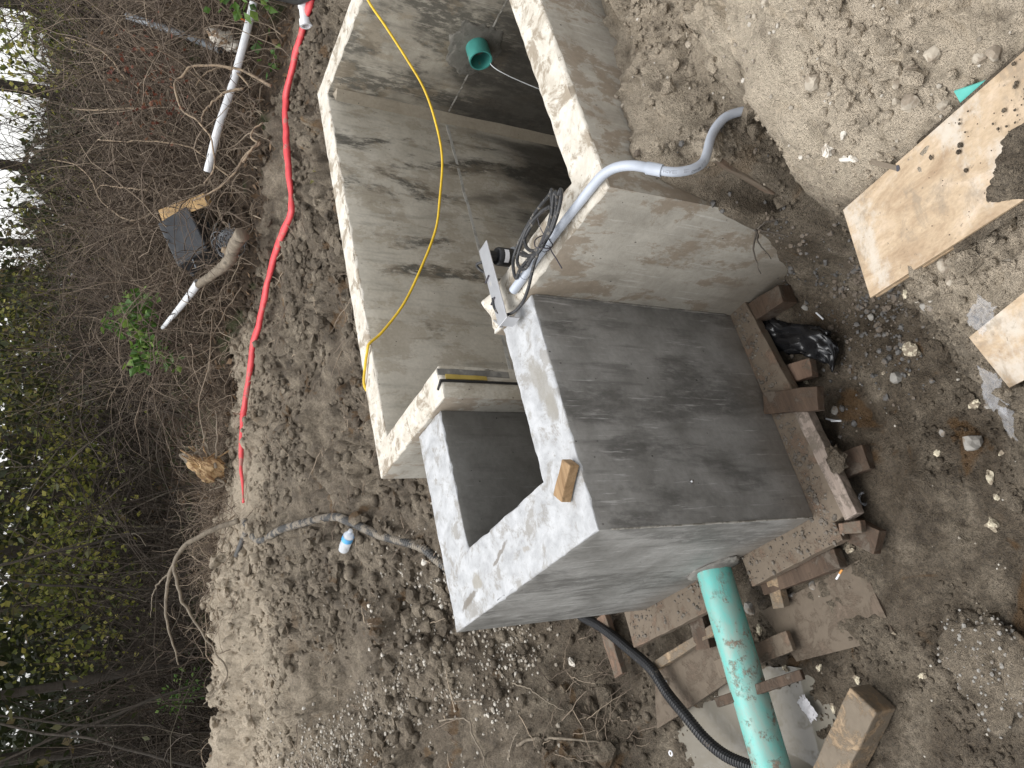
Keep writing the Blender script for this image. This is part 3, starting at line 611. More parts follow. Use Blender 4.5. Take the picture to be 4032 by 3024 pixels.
def m_twig(name, stops):
    n = NT(name); c = n.ramp(n.attr('tint'), stops); c = n.mix(.4, c, n.ramp(n.noise(60.), [(.3, .7), (.7, 1.2)]), 'MULTIPLY'); return n.done(c, .85, None, Specular_IOR_Level=.2)
TWIG = m_twig('bramble_canes', [(0, (.085, .064, .05)), (.45, (.17, .132, .10)), (.8, (.29, .23, .17)), (1, (.42, .34, .25))])
TWIG_DK = m_twig('woods_twigs', [(0, (.045, .035, .028)), (.7, (.085, .068, .052)), (1, (.14, .12, .09))])
def m_water(name, col, rough=.04):
    n = NT(name); nm = n.bump(n.noise(9., detail=3.), .06, .01); return n.done(col, rough, nm, Specular_IOR_Level=.5)
PUDDLE = m_water('muddy_water', (.20, .182, .15), .03)
MOSSW = m_water('algae_water', (.105, .10, .028), .25)
DARKW = m_water('dark_tank_water', (.02, .018, .014), .05)
def m_film(name, col, rough, trans, alpha=1.):
    n = NT(name); m = n.done(col, rough, None, Transmission_Weight=trans, IOR=1.3, Alpha=alpha); return m
FILM = m_film('clear_plastic_film', (.66, .67, .70), .25, .0, .22)
PET = m_film('clear_bottle_plastic', (.80, .83, .86), .12, .0, .5)
BAG = simple('black_bag_film', (.013, .013, .014), .22, (.10, .09, .08), 30., .64, .2)
STREAM = m_film('falling_water', (.85, .87, .88), .1, .0, .75)

# ------------------------------------------------------------------ measures of the place (metres)
WB, DB = .858, 1.061                       # concrete box: along x, along y (its near left top corner is the origin)
T1, T2, T3, HB = .255, .217, .236, .924    # box wall thicknesses and height
X0, X1, X2, X3 = .858, 1.008, 3.292, 3.442 # tank walls along x
Y0, Y1, Y2, Y3 = -.536, -.386, 1.35, 1.5   # tank walls along y
ZT, ZF = .023, -1.9                        # tank wall top, tank floor
SLOT0, SLOT1 = .235, .716                  # opening in the tank wall towards the box

# two boards on the near bank: corner, long edge, short edge
BOARDS = [((.478, -.948, -.325), (-.310, -1.077, .456), (-.246, .043, 0.)), ((-.008, -1.088, -.285), (-.022, -.312, .13), (-.132, -.012, -.02))]
# ------------------------------------------------------------------ ground
def zone(x, y, h):
    """moisture, leaf litter and dryness of the soil at a place"""
    hose = -(x-4.6)*.62-(y-1.7)*.0
    far = (x-3.4)*.80+(y-3.1)*.60          # distance beyond the red hose line
    wob = .35*pnoise(x*1.3, y*1.3, 4.)
    lit = sstep(.15, .75, far+wob)
    back = sstep(5.6, 6.5, y+wob-.2*x*0)*sstep(4.5, 2.5, x)
    lit = np.maximum(lit, back); lit = np.maximum(lit, sstep(7, 9, np.hypot(x, y)))
    pit = sstep(-.62, -.95, h)*sstep(2.6, 1.6, y)*(x < 1.2)
    wet = np.clip(pit+.55*sstep(-.15, -.4, h)*(y < 2.4)*(1-pit)*.8+(.25+.75*sstep(4.3, 2.7, y-.25*x+.5))*(y > 1.4), 0, 1)*(1-lit)
    dry = sstep(-.5, -.15, h)*(y < -.45)*1.0+sstep(3.4, 4.6, y)*.9*(1-lit)+.15*(y > 1.6)
    return wet, lit, np.clip(dry, 0, 1), pit
def hfull(x, y):
    x = np.asarray(x, float); y = np.asarray(y, float)
    h = hbase(x, y); wet, lit, dry, pit = zone(x, y, h)
    wx = x+.05*pnoise(x*5, y*5, 9.); wy = y+.05*pnoise(x*5, y*5, 19.)
    big = fbm(wx*2.1, wy*2.1, 1.3, 3)*np.where(y > 1.6, 1.35, 1.)
    def dome(sc, seed, cut):
        f1, f2, rn = worley(wx*sc, wy*sc, seed); k = np.clip((rn-cut)/(1-cut), 0, 1)
        return np.sqrt(np.clip(1-(f1/.75)**2, 0, 1))*k*sstep(0, .22, f2-f1)
    patch = sstep(-.30, .30, pnoise(x*2.3, y*2.3, 12.5))       # rough ground and smoother, trodden ground
    near = (y < -.5)
    a = np.where(near, .80, 1.0)*(1-.70*pit)*(1-.45*lit)*(.28+.72*patch)
    sd = .51*x+.86*y+.05*pnoise(x*2, y*2, 33.); trk = sstep(-.7, -1.5, .86*x-.51*y)*(y > 2.2); tro = np.exp(-((sd-4.18)/.2)**2)
    a = a*(1-.75*tro*trk)
    fine = np.abs(pnoise(x*48, y*48, 3.1)); vf = pnoise(x*95, y*95, 5.3)
    crack = np.abs(pnoise(wx*4.2, wy*4.2, 8.8)); crack = -np.exp(-(crack/.035)**2)*.022*(1-lit)*np.where(near, 1.0, .6)*(1-.6*pit)
    d = big*.055*(1-.75*pit)*np.where(near, .55, 1)+a*(dome(6.5, 3, .35)*.085+np.where(near, dome(4.2, 40, .2)*.08, dome(3.6, 44, .45)*.10)+dome(15, 9, .25)*.045*(.5+1.2*sstep(-.3, .5, pnoise(x*3.9, y*3.9, 52.)))+dome(34, 21, .15)*.022-.03)+(.35+.65*patch)*fine*.016*(1-.3*pit)+fbm(wx*8.5, wy*8.5, 14., 4)*.028*(1-.55*pit)*(1-.4*lit)*(.5+.5*patch)*np.where(near, .8, 1.)+vf*.003+crack
    ridge = .07*np.exp(-((sd-4.78)/.15)**2)*trk; rut = (.055*np.exp(-((sd-3.60)/.14)**2)-.09*tro)*trk
    tread = .010*np.sin((.86*x-.51*y)*42)*tro*trk
    boots = (-.020*sstep(.2, .5, pnoise(x*6.3, y*6.3, 31.))+.016*fbm(x*9, y*9, 21., 4))*pit
    far_ok = sstep(14, 9, np.hypot(x, y))
    h = h+d*np.maximum(far_ok, .4)+ridge+rut+tread+boots
    # puddle hollow in the pit
    h = h-.035*np.exp(-(((x+.60)/.20)**2+((y-.80)/.36)**2)**2)
    h = h-.03*np.exp(-(((x-3.44)/.13)**2+((y-2.36)/.30)**2)**2)
    # the box stands clear of the soil on its timbers
    inb = (x > -.16) & (x < .90) & (y > -.26) & (y < 1.22)
    h = np.where(inb, np.minimum(h, -1.0), h)
    # boards lie on the bank and press the soil flat beneath them
    for (A_, U_, W_) in BOARDS:
        px, py = x-A_[0], y-A_[1]; det = U_[0]*W_[1]-U_[1]*W_[0]; u = (px*W_[1]-py*W_[0])/det; v = (U_[0]*py-U_[1]*px)/det
        on = (u > -.03) & (u < 1.05) & (v > -.05) & (v < 1.05)
        h = np.where(on, np.minimum(h, A_[2]+u*U_[2]+v*W_[2]-.026), h)
    # the red hose has settled into the dirt
    HP = PICKS['red']; nb = (x > 1.7) & (x < 5.2) & (y > 1.2) & (y < 5)
    if nb.any():
        xx, yy, hh = x[nb], y[nb], h[nb]
        for p0, p1 in zip(HP[:-1], HP[1:]):
            dx, dy = p1[0]-p0[0], p1[1]-p0[1]; t = np.clip(((xx-p0[0])*dx+(yy-p0[1])*dy)/(dx*dx+dy*dy), 0, 1)
            dist = np.hypot(xx-p0[0]-t*dx, yy-p0[1]-t*dy); zc_ = p0[2]+t*(p1[2]-p0[2])-.03
            hh = np.minimum(hh, zc_+np.maximum(0, dist-.075)*.9+(dist > .35)*9)
        h = h.copy(); h[nb] = hh
    # hollow under the tank
    ins = (x > X0+.05) & (x < X3-.05) & (y > Y0+.05) & (y < Y3-.05)
    h = np.where(ins, -2.6, h)
    return h
def spaced(knots):
    out = [knots[0][0]]
    for (a, s0), (b, s1) in zip(knots[:-1], knots[1:]):
        p, q = a, []
        while p < b:
            t = (p-a)/(b-a); p += s0*(1-t)+s1*t; q.append(p)
        q = np.array(q); q = a+(q-a)*(b-a)/(q[-1]-a); out += q.tolist()
    return np.array(out)
gx = spaced([(-90, 12), (-8, .5), (-2.4, .04), (-1.25, .0118), (1.7, .0118), (2.2, .021), (5.4, .025), (8, .09), (20, .8), (110, 14)])
gy = spaced([(-90, 12), (-5, .4), (-2.3, .03), (-1.9, .0114), (1.6, .0114), (3.0, .016), (5.9, .024), (7.5, .07), (12, .25), (30, 1.2), (130, 14)])
GXX, GYY = np.meshgrid(gx, gy, indexing='ij')
GZ = hfull(GXX, GYY)
_w, _l, _d, _p = zone(GXX, GYY, hbase(GXX, GYY))
nx_, ny_ = len(gx), len(gy)
idx = np.arange(nx_*ny_).reshape(nx_, ny_)
GF = np.stack([idx[:-1, :-1], idx[1:, :-1], idx[1:, 1:], idx[:-1, 1:]], -1).reshape(-1, 4)
# small overhangs: push steep lumps sideways a little
GV = np.stack([GXX+.006*pnoise(GXX*40, GYY*40, 1.)*(np.hypot(GXX, GYY) < 6), GYY+.006*pnoise(GXX*40, GYY*40, 6.)*(np.hypot(GXX, GYY) < 6), GZ], -1).reshape(-1, 3)
ground = obj('ground', GV, GF, SOIL, origin=(0, 0, 0), smooth=True, attrs=dict(wet=_w.ravel(), litter=_l.ravel(), dry=_d.ravel()))
tag(ground, 'churned brown soil of the trench, spoil banks and woods', None, None, 'structure')
def gz(x, y): return float(hfull(np.array([x]), np.array([y]))[0])
def soil_attrs(V):
    h = hbase(V[:, 0], V[:, 1]); w, l, d, p = zone(V[:, 0], V[:, 1], h); return dict(wet=w, litter=l, dry=d)

# loose clods of the same soil, uncountable
rs = np.random.RandomState(3)
def clods(n, box, smin, smax, level, seed, rule):
    r = np.random.RandomState(seed); x = r.uniform(box[0], box[1], n*3); y = r.uniform(box[2], box[3], n*3)
    keep = rule(x, y, r); x, y = x[keep][:n], y[keep][:n]
    s = smin*(smax/smin)**(r.rand(len(x))**2.2); z = hfull(x, y)
    inside = (x > X0-.04) & (x < X3+.04) & (y > Y0-.04) & (y < Y3+.04)
    inb = (x > -.2) & (x < .9) & (y > -.3) & (y < 1.25)
    k = ~(inside | inb); x, y, z, s = x[k], y[k], z[k], s[k]
    V, F = scatter(np.stack([x, y, z+s*.15], 1), s, level, .4, seed)
    return V, F
def rule_far(x, y, r): return (pnoise(x*1.7, y*1.7, 40.)+.35 > r.rand(len(x))*.9) & ((x-3.4)*.8+(y-3.1)*.6 < .8) & (y > 1.1+.0*x)
def rule_near(x, y, r): return (pnoise(x*2.3, y*2.3, 44.)+.28 > r.rand(len(x))*.9) & (y < -.6)
def rule_pit(x, y, r): return (pnoise(x*2.6, y*2.6, 47.)+.12 > r.rand(len(x))*.9)
for nm, args in (('far_bank', (7000, (-1.6, 4.6, 1.2, 5.9), .008, .045, 1, 5, rule_far)), ('near_bank', (7000, (-.6, 2.4, -1.75, -.55), .003, .016, 1, 6, rule_near)), ('pit', (9000, (-1.3, 1.0, -.95, 1.7), .0025, .014, 1, 7, rule_pit))):
    V, F = clods(*args)
    o = obj('soil_clods', V, F, SOIL, origin=(0, 0, 0), smooth=True, attrs=soil_attrs(V))
    tag(o, {'far_bank': 'loose brown clods strewn over the far bank', 'near_bank': 'small loose crumbs on the near spoil bank', 'pit': 'muddy crumbs on the pit floor'}[nm], 'soil', None, 'stuff')
def chunks(n, box, smin, smax, seed, rule, label):
    r = np.random.RandomState(seed); x = r.uniform(box[0], box[1], n*4); y = r.uniform(box[2], box[3], n*4); k = rule(x, y, r); x, y = x[k][:n], y[k][:n]
    s = smin*(smax/smin)**(r.rand(len(x))**1.8); k = ~(((x > X0-.06) & (x < X3+.06) & (y > Y0-.06) & (y < Y3+.06)) | ((x > -.2) & (x < .92) & (y > -.3) & (y < 1.3))); x, y, s = x[k], y[k], s[k]
    V, F = scatter(np.stack([x, y, hfull(x, y)+s*.10], 1), s, 2, .6, seed, .8)
    V = V+.004*pnoise(V[:, 0]*70, V[:, 1]*70, V[:, 2]*70)[:, None]
    tag(obj('soil_clods', V, F, SOIL, origin=(0, 0, 0), smooth=False, attrs=soil_attrs(V)), label, 'soil', None, 'stuff')
chunks(2700, (-1.5, 4.5, 1.3, 5.7), .016, .065, 15, lambda x, y, r: rule_far(x, y, r) & (pnoise(x*1.2, y*1.2, 88.) > -.12), 'angular broken clods piled along the far bank')
chunks(800, (-.4, 2.3, -1.7, -.6), .008, .034, 16, rule_near, 'angular broken clods on the near spoil bank')
chunks(500, (-1.2, 1.0, -.95, 1.7), .006, .022, 17, rule_pit, 'angular mud clods on the pit floor')
# pale gravel spilt down the left bank, and dark broken clay at the foot of the tank wall
def streak(x, y):
    g = np.exp(-((x-(.10+.16*(y-2.4)*-.9)) / .20)**2)*sstep(1.9, 2.3, y)*sstep(4.6, 3.6, y)
    g2 = np.exp(-((x-.45)/.35)**2-((y-2.25)/.35)**2)*.8+np.exp(-((x-.05)/.3)**2-((y-1.98)/.16)**2)*.9
    return np.maximum(g, g2)
n = 26000; x = rs.uniform(-.9, 1.0, n); y = rs.uniform(1.75, 4.8, n)
k = (streak(x, y)*(1.0+.9*pnoise(x*5, y*5, 60.)) > .15+rs.rand(n)*1.3) | (rs.rand(n) < .02); x, y = x[k], y[k]
gm = NT('pale_gravel_mix'); gc = gm.ramp(gm.isl, [(0, (.17, .14, .105)), (.5, (.30, .265, .215)), (1, (.50, .465, .405))]); GRAVEL = gm.done(gc, .85)
s = .0055*(2.8)**(rs.rand(len(x))**1.5); V, F = scatter(np.stack([x, y, hfull(x, y)+s*.2], 1), s, 1, .3, 8)
tag(obj('gravel', V, F, GRAVEL, origin=(0, 0, 0)), 'pale gravel spilt in streaks down the left bank', 'gravel', None, 'stuff')
n = 2600; x = rs.uniform(.2, 1.0, n); y = rs.uniform(-.85, -.1, n); k = (np.exp(-((x-.62)/.2)**2-((y+.5)/.14)**2)*1.1+.08 > rs.rand(n)); x, y = x[k], y[k]
s = .004*(4.)**(rs.rand(len(x))**2); V, F = scatter(np.stack([x, y, hfull(x, y)+s*.3], 1), s, 1, .35, 9)
tag(obj('clay_fragments', V, F, DARKCLAY, origin=(0, 0, 0)), 'dark grey broken clay under the plywood board', 'clay', None, 'stuff')
n = 500; x = rs.uniform(.1, 1.9, n); y = rs.uniform(-1.75, -.6, n); s = .003*(2.6)**rs.rand(n)
V, F = scatter(np.stack([x, y, hfull(x, y)+s*.3], 1), s, 1, .3, 10)
tag(obj('gravel', V, F, GRAVEL, origin=(0, 0, 0)), 'scattered pale grit on the near spoil bank', 'gravel', None, 'stuff')
n = 220; x = rs.uniform(-1.2, .9, n); y = rs.uniform(-.95, 1.6, n); k = ~((x > -.15) & (y > -.2) & (y < 1.2)); x, y = x[k], y[k]; s = .0025*(2.4)**rs.rand(len(x))
V, F = scatter(np.stack([x, y, hfull(x, y)+s*.3], 1), s, 1, .3, 12)
tag(obj('gravel', V, F, GRAVEL, origin=(0, 0, 0)), 'scattered pale grit on the muddy pit floor', 'gravel', None, 'stuff')

def patch_sheet(name, cx, cy, rx, ry, z, mat, rot=0., n=40, seed=0):
    V = [(cx, cy, z)]; F = []
    for i in range(n):
        a = 2*math.pi*i/n; r = 1+.12*float(pnoise(np.array([3*math.cos(a)+seed]), np.array([3*math.sin(a)]))[0])
        u, v = rx*r*math.cos(a), ry*r*math.sin(a); V.append((cx+u*math.cos(rot)-v*math.sin(rot), cy+u*math.sin(rot)+v*math.cos(rot), z))
    for i in range(n): F.append((0, 1+i, 1+(i+1) % n))
    return obj(name, V, F, mat)
tag(patch_sheet('puddle', -.62, .83, .30, .46, gz(-.6, .8)+.036, PUDDLE), 'milky brown puddle under the teal pipe', None, None, 'structure')
tag(patch_sheet('puddle', 3.44, 2.36, .16, .36, gz(3.44, 2.36)+.03, MOSSW, 0., 30, 4), 'green algae puddle between red hose and tank', None, None, 'structure')

# ------------------------------------------------------------------ cast concrete from a plan
def plan_solid(xs, ys, solid, zt, zs, r0, chip, seed):
    """solid[i,j] cells -> vertices + faces with rounded, chipped upper edges. Returns V, F, top flags, cell ids"""
    nx, ny = solid.shape; S = np.zeros((nx+2, ny+2), bool); S[1:-1, 1:-1] = solid
    V, key, F, top, cell, nrm = [], {}, [], [], [], []
    def vid(i, j, l):
        k = (i, j, l)
        if k not in key: key[k] = len(key)
        return key[k]
    L = len(zs)
    for i in range(nx):
        for j in range(ny):
            if not solid[i, j]: continue
            F.append((vid(i, j, 0), vid(i+1, j, 0), vid(i+1, j+1, 0), vid(i, j+1, 0))); top.append(1); cell.append((i, j)); nrm.append((0, 0))
            for (a, b, di, dj) in (((i, j), (i+1, j), 0, -1), ((i+1, j), (i+1, j+1), 1, 0), ((i+1, j+1), (i, j+1), 0, 1), ((i, j+1), (i, j), -1, 0)):
                if S[i+1+di, j+1+dj]: continue
                for l in range(L):
                    F.append((vid(*a, l+1), vid(*b, l+1), vid(*b, l), vid(*a, l))); top.append(1 if l < 2 else 0); cell.append((i, j)); nrm.append((di, dj))
    K = np.array(list(key)); x, y, l = np.asarray(xs)[K[:, 0]], np.asarray(ys)[K[:, 1]], K[:, 2]
    zl = np.array([zt]+list(zs)); z = zl[l]
    q = np.stack([S[K[:, 0], K[:, 1]], S[K[:, 0]+1, K[:, 1]], S[K[:, 0]+1, K[:, 1]+1], S[K[:, 0], K[:, 1]+1]], 1).astype(float)
    d = np.sign(q@np.array([(-1, -1), (1, -1), (1, 1), (-1, 1)], float))*(q.sum(1) < 4)[:, None]; edge = q.sum(1) < 4
    n = fbm(x*9+seed, y*9, z*5, 3); c = np.maximum(0, pnoise(x*22+seed, y*22, 3.))*chip; r = r0*(1+.5*n)+c
    z = np.where(l == 0, zt+n*.004, z)
    kx = np.select([l == 0, l == 1, l == 2], [r, .30*r, .05*r], 0.)*edge
    x2 = x+d[:, 0]*kx+np.where(edge & (l > 2), .002*n, 0); y2 = y+d[:, 1]*kx+np.where(edge & (l > 2), .002*n, 0)
    z = np.where(edge, np.select([l == 0, l == 1, l == 2], [z-.12*r, zt-.35*r-.1*c, zt-1.0*r-.2*c], z), z)
    return np.stack([x2, y2, z], 1), F, np.array(top), np.array(cell), np.array(nrm)
def cuts(edges, fine, coarse):
    out = []
    for a, b in zip(edges[:-1], edges[1:]):
        L = b-a; p = [a]
        for f in (fine, fine*2.2):
            if L > 2.6*f: p.append(a+f)
        m0, m1 = a+fine*2.2, b-fine*2.2
        if m1-m0 > coarse: p += np.linspace(m0, m1, int((m1-m0)/coarse)+2)[1:-1].tolist()
        for f in (fine*2.2, fine):
            if L > 2.6*f: p.append(b-f)
        out += sorted(set(np.round(p, 5)))
    return np.array(out+[edges[-1]])
def split_build(root, xs, ys, V, F, top, cell, nrm, who, mats, choose):
    """one mesh per wall: who(x,y) -> part index"""
    cx = (xs[:-1]+xs[1:])/2; cy = (ys[:-1]+ys[1:])/2
    ids = np.array([who(cx[i], cy[j]) for i, j in cell]); parts = []
    for k in sorted(set(ids)):
        sel = np.where(ids == k)[0]; used = sorted({v for f in sel for v in F[f]}); mp = {v: i for i, v in enumerate(used)}
        ff = [tuple(mp[v] for v in F[f]) for f in sel]
        mi = [0 if top[f] else choose(cx[cell[f][0]], cy[cell[f][1]], nrm[f]) for f in sel]
        parts.append(obj('wall', V[used], ff, mats, root, smooth=True, mat_index=mi, sharp=50))
    return parts
# the old tank: four walls, one of them open towards the box
tank = empty('concrete_tank', ((X0+X3)/2, (Y0+Y3)/2, ZF))
tag(tank, 'long weathered concrete tank with pale rough rim and stained inner walls', 'tank')
txs = cuts([X0, X1, X2, X3], .012, .035); tys = cuts([Y0, Y1, SLOT0, SLOT1, Y2, Y3], .012, .035)
tcx = (txs[:-1]+txs[1:])/2; tcy = (tys[:-1]+tys[1:])/2
TX, TY = np.meshgrid(tcx, tcy, indexing='ij')
sol = ~((TX > X1) & (TX < X2) & (TY > Y1) & (TY < Y2)) & ~((TX < X1) & (TY > SLOT0) & (TY < SLOT1))
zs = [ZT-.008, ZT-.02]+[-.06, -.13]+np.linspace(-.22, -1.95, 18).tolist()
tV, tF, tT, tC, tN = plan_solid(txs, tys, sol, ZT, zs, .008, .016, 2.)
# ragged broken end of the wall beside the box
e = (tV[:, 0] < X1+.01) & (tV[:, 1] > SLOT0-.16) & (tV[:, 1] < SLOT0+.02)
tV[e, 1] += .05*pnoise(tV[e, 0]*16, tV[e, 2]*9, 8.)*sstep(SLOT0-.16, SLOT0, tV[e, 1])+.02*sstep(SLOT0-.16, SLOT0, tV[e, 1])
tV[e, 2] += .03*pnoise(tV[e, 0]*14, tV[e, 1]*14, 18.)*sstep(SLOT0-.16, SLOT0, tV[e, 1])*(tV[e, 2] > -.02)
def tank_who(x, y): return 0 if (x < X1 and y > (SLOT0+SLOT1)/2 and y < Y2) else 1 if (x < X1 and y < SLOT1 and y > Y1) else 2 if y > Y2 else 3 if y < Y1 else 4
def tank_mat(x, y, d):
    inside = (x < X1 and d[0] > 0) or (x > X2 and d[0] < 0) or (y > Y2 and d[1] < 0) or (y < Y1 and d[1] > 0) or (abs(d[1]) > 0 and x < X1 and SLOT0-.2 < y < SLOT1+.2)
    return 3 if (x > X2 and inside) else 1 if inside else 2
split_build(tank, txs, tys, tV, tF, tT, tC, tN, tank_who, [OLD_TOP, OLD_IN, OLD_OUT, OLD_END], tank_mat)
obj('floor', *rbox(((X0+X3)/2, (Y0+Y3)/2, ZF-.05), (X3-X0-.02, Y3-Y0-.02, .1)), OLD_IN, tank)
# chamfered fillet in the far corner, and the faint pour joint round the inner walls
FILLET = m_conc_side('fillet_concrete', (.44, .385, .30), (.33, .28, .21), (.6, .5), (.16, .135, .105), .3)
f = .06; V = [(X2+.01, Y2+.01, ZF), (X2-f, Y2+.01, ZF), (X2+.01, Y2-f, ZF), (X2+.01, Y2+.01, ZT-.03), (X2-f, Y2+.01, ZT-.05), (X2+.01, Y2-f, ZT-.05)]
obj('corner_fillet', V, [(0, 1, 2), (3, 5, 4), (1, 4, 5, 2), (0, 3, 4, 1), (0, 2, 5, 3)], FILLET, tank)
zj = -.752
def band(a, b, nrm_, w=.02, t=.0018):
    n = 40; P = []; F = []; a, b, nrm_ = np.array(a, float), np.array(b, float), np.array(nrm_, float)
    for i in range(n+1):
        p = a+(b-a)*i/n; q = .006*float(pnoise(np.array([i*.35]), np.array([a[0]*3]))[0]); ww = w*(.6+.5*abs(float(pnoise(np.array([i*.6+9]), np.array([2.]))[0])))
        P += [p+(0, 0, q-ww)-nrm_*.01, p+(0, 0, q-ww*.6)+nrm_*t, p+(0, 0, q+ww*.6)+nrm_*t, p+(0, 0, q+ww)-nrm_*.01]
        if i:
            o = 4*i
            for k in range(3): F.append((o-4+k, o+k, o+k+1, o-3+k))
    return np.array(P), F
obj('pour_joint', *band((X1, Y2, zj), (X2-f, Y2, zj), (0, -1, 0), .024, .0010), JOINT2, tank)
obj('pour_joint', *band((X2, Y2-f, zj), (X2, Y1, zj), (-1, 0, 0), .012), JOINT, tank)
# rubber water stop and sealant in the cut wall end
sx = .935
obj('waterstop', *rbox((sx, SLOT1-.002, (ZT-1.2)/2-.001), (.009, .014, 1.2+ZT+.004), bev=.002), RUBBER, tank)
obj('waterstop', *rbox((sx-.012, SLOT1+.012, ZT+.002), (.010, .05, .008), bev=.002, rz=.5), RUBBER, tank)
sv, sf = rbox((sx+.020, SLOT1-.001, -.10), (.022, .008, .19), bev=.003, rough=.004, nseg=(2, 1, 8)); obj('sealant', sv, sf, SEALANT, tank)
sv, sf = rbox((sx+.043, SLOT1-.001, -.14), (.03, .005, .34), bev=.002, rough=.003, nseg=(2, 1, 8)); obj('patch', sv, sf, MORTAR, tank)

# the new box: three walls and a floor, standing on timbers
cbox = empty('concrete_box', (WB/2, DB/2, -HB))
tag(cbox, 'new grey concrete box open at the top, joined to the tank', 'concrete box')
bxs = cuts([0, T1, WB-.002], .010, .03); bys = cuts([0, T2, DB-T3, DB], .010, .03)
BX, BY = np.meshgrid((bxs[:-1]+bxs[1:])/2, (bys[:-1]+bys[1:])/2, indexing='ij')
bs = ~((BX > T1) & (BY > T2) & (BY < DB-T3))
zs = [-.004, -.012, -.03, -.08]+np.linspace(-.16, -HB, 14).tolist()
bV, bF, bT, bC, bN = plan_solid(bxs, bys, bs, 0., zs, .005, .016, 11.)
def box_who(x, y): return 0 if y < T2 else 1 if y > DB-T3 else 2
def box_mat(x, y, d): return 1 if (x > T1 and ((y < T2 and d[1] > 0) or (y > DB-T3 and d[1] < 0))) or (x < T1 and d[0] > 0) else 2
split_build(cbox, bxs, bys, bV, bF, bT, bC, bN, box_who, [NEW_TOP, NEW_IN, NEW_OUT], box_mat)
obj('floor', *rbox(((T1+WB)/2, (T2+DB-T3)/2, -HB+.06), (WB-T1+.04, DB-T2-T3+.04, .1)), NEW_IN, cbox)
# crumbly grout along the box's edges against the old wall
def grout(P, r, seed, n=60):
    P = resample(P, n); rr = r*(.5+.9*np.abs(pnoise(np.arange(n)*.45+seed, np.zeros(n), 2.))); V, F = tube(P, rr, 6)
    return V+.3*r*pnoise(V[:, 0]*90, V[:, 1]*90, V[:, 2]*90)[:, None], F
obj('grout_line', *grout([(WB-.002, -.001, -.02), (WB-.002, -.002, -.45), (WB-.002, -.002, -.9)], .007, 3), MORTAR, cbox, smooth=True)
obj('edge_slurry', *grout([(0, 0, -.05), (0, 0, -.45), (0, 0, -.9)], .005, 7), JOINT, cbox, smooth=True)
obj('metal_plug', *tube([(.145, .002, -.42), (.145, -.012, -.42)], .005, 8), STEEL, cbox, smooth=True)

# ================================================================== objects in the trench
P = PICKS
def on_ground(pts, lift): return [(x, y, gz(x, y)+lift) for x, y, *_ in pts]

# ---- teal outlet pipe of the box
tp = empty('teal_pipe', (-.45, .54, -.95)); tag(tp, 'mud-splashed teal drain pipe leaving the box above the puddle', 'pipe')
pa, pb = np.array((.05, .497, -.868)), np.array((-1.5, .665, -.93))
line = [pa+(pb-pa)*t for t in np.linspace(0, 1, 24)]
obj('pipe_barrel', *pipe(line, .068, .062, 28), TEAL, tp, smooth=True, sharp=40)
cv, cf = lump((-.004, .50, -.872), (.018, .125, .085), 3, .25, 2., 5); obj('mortar_collar', cv, cf, MORTAR, tp, smooth=True)

# ---- teal inlet stub through the tank's end wall
ts = empty('teal_inlet_pipe', (3.25, .787, -.78)); tag(ts, 'short teal pipe stub poking through the tank end wall', 'pipe')
obj('pipe_barrel', *pipe([(3.165+.04*i, .787, -.714) for i in range(12)], .067, .060, 28), TEAL2, ts, smooth=True, sharp=40)
V, F = ICO[4]; V = V*np.array((.011, .19, .17)); nn = 1+.35*fbm(V[:, 1]*9, V[:, 2]*9, 2., 4); V = V*nn[:, None]+.004*np.abs(pnoise(V[:, 1]*45, V[:, 2]*25, 4.))[:, None]*np.array((-1, 0, 0))
obj('mortar_collar', V+np.array((3.294, .80, -.70)), F, simple('dry_mortar', (.15, .14, .118), .8, (.105, .098, .082), 12., .5, .15, .5), ts, smooth=True)
tw = []
for t in np.linspace(0, .26, 18): tw.append((3.165-.42*t, .787+.05*t, -.776-4.9*t*t))
V, F = tube(tw, .0025+.0016*np.abs(pnoise(np.arange(18)*.9, np.zeros(18), 3.)), 6)
tag(obj('water_trickle', V, F, STREAM, smooth=True), 'thin water trickle falling from the teal stub in the tank', 'water')
o = patch_sheet('tank_water', (X1+X2)/2, (Y1+Y2)/2, 1.35, 1.0, ZF+.10, DARKW); tag(o, 'dark water on the tank floor', None, None, 'structure')

# ---- yellow cord across the tank
rp = P['rope']+[(1.515, 1.338, .032), (1.49, 1.365, .036), (1.44, 1.42, .037), (1.36, 1.485, .032), (1.33, 1.515, -.02), (1.325, 1.535, -.14), (1.32, 1.56, -.26)]
rp = [(3.45, .52, .03), (3.32, .60, .045)]+rp
V, F = tube(resample(rp, 160), .0068, 8)
tag(obj('cord', V, F, YROPE, smooth=True), 'yellow cord sagging across the tank and over its rim', 'cord')

# ---- grey conduit over the wall corner
cd = empty('conduit', (.89, -.3, ZT)); tag(cd, 'grey plastic conduit along the wall top bending down into the soil', 'conduit')
zc = ZT+.0165
straight = [(.893, -.012, zc), (.899, -.15, zc), (.897, -.34, zc), (.894, -.45, zc)]
obj('straight_run', *pipe(resample(straight, 20), .0142, .0118, 16), CONDUIT, cd, smooth=True, sharp=40)
obj('coupling', *pipe(resample([(.893, .035, zc), (.895, -.045, zc)], 6), .0164, .0143, 16), CONDUIT, cd, smooth=True, sharp=40)
elbow = [(.895, -.43, zc), (.894, -.47, zc), (.891, -.51, zc+.001), (.886, -.55, zc+.001), (.876, -.588, .034), (.860, -.620, .022), (.842, -.645, .002), (.826, -.660, -.022), (.812, -.672, -.04)]
obj('elbow', *pipe(resample(elbow, 40), .0150, .0130, 16), CONDUIT, cd, smooth=True, sharp=40)
obj('coupling', *pipe(resample([(.826, -.659, -.022), (.812, -.672, -.038), (.800, -.682, -.050)], 8), .0182, .0152, 16), CONDUIT, cd, smooth=True, sharp=40)
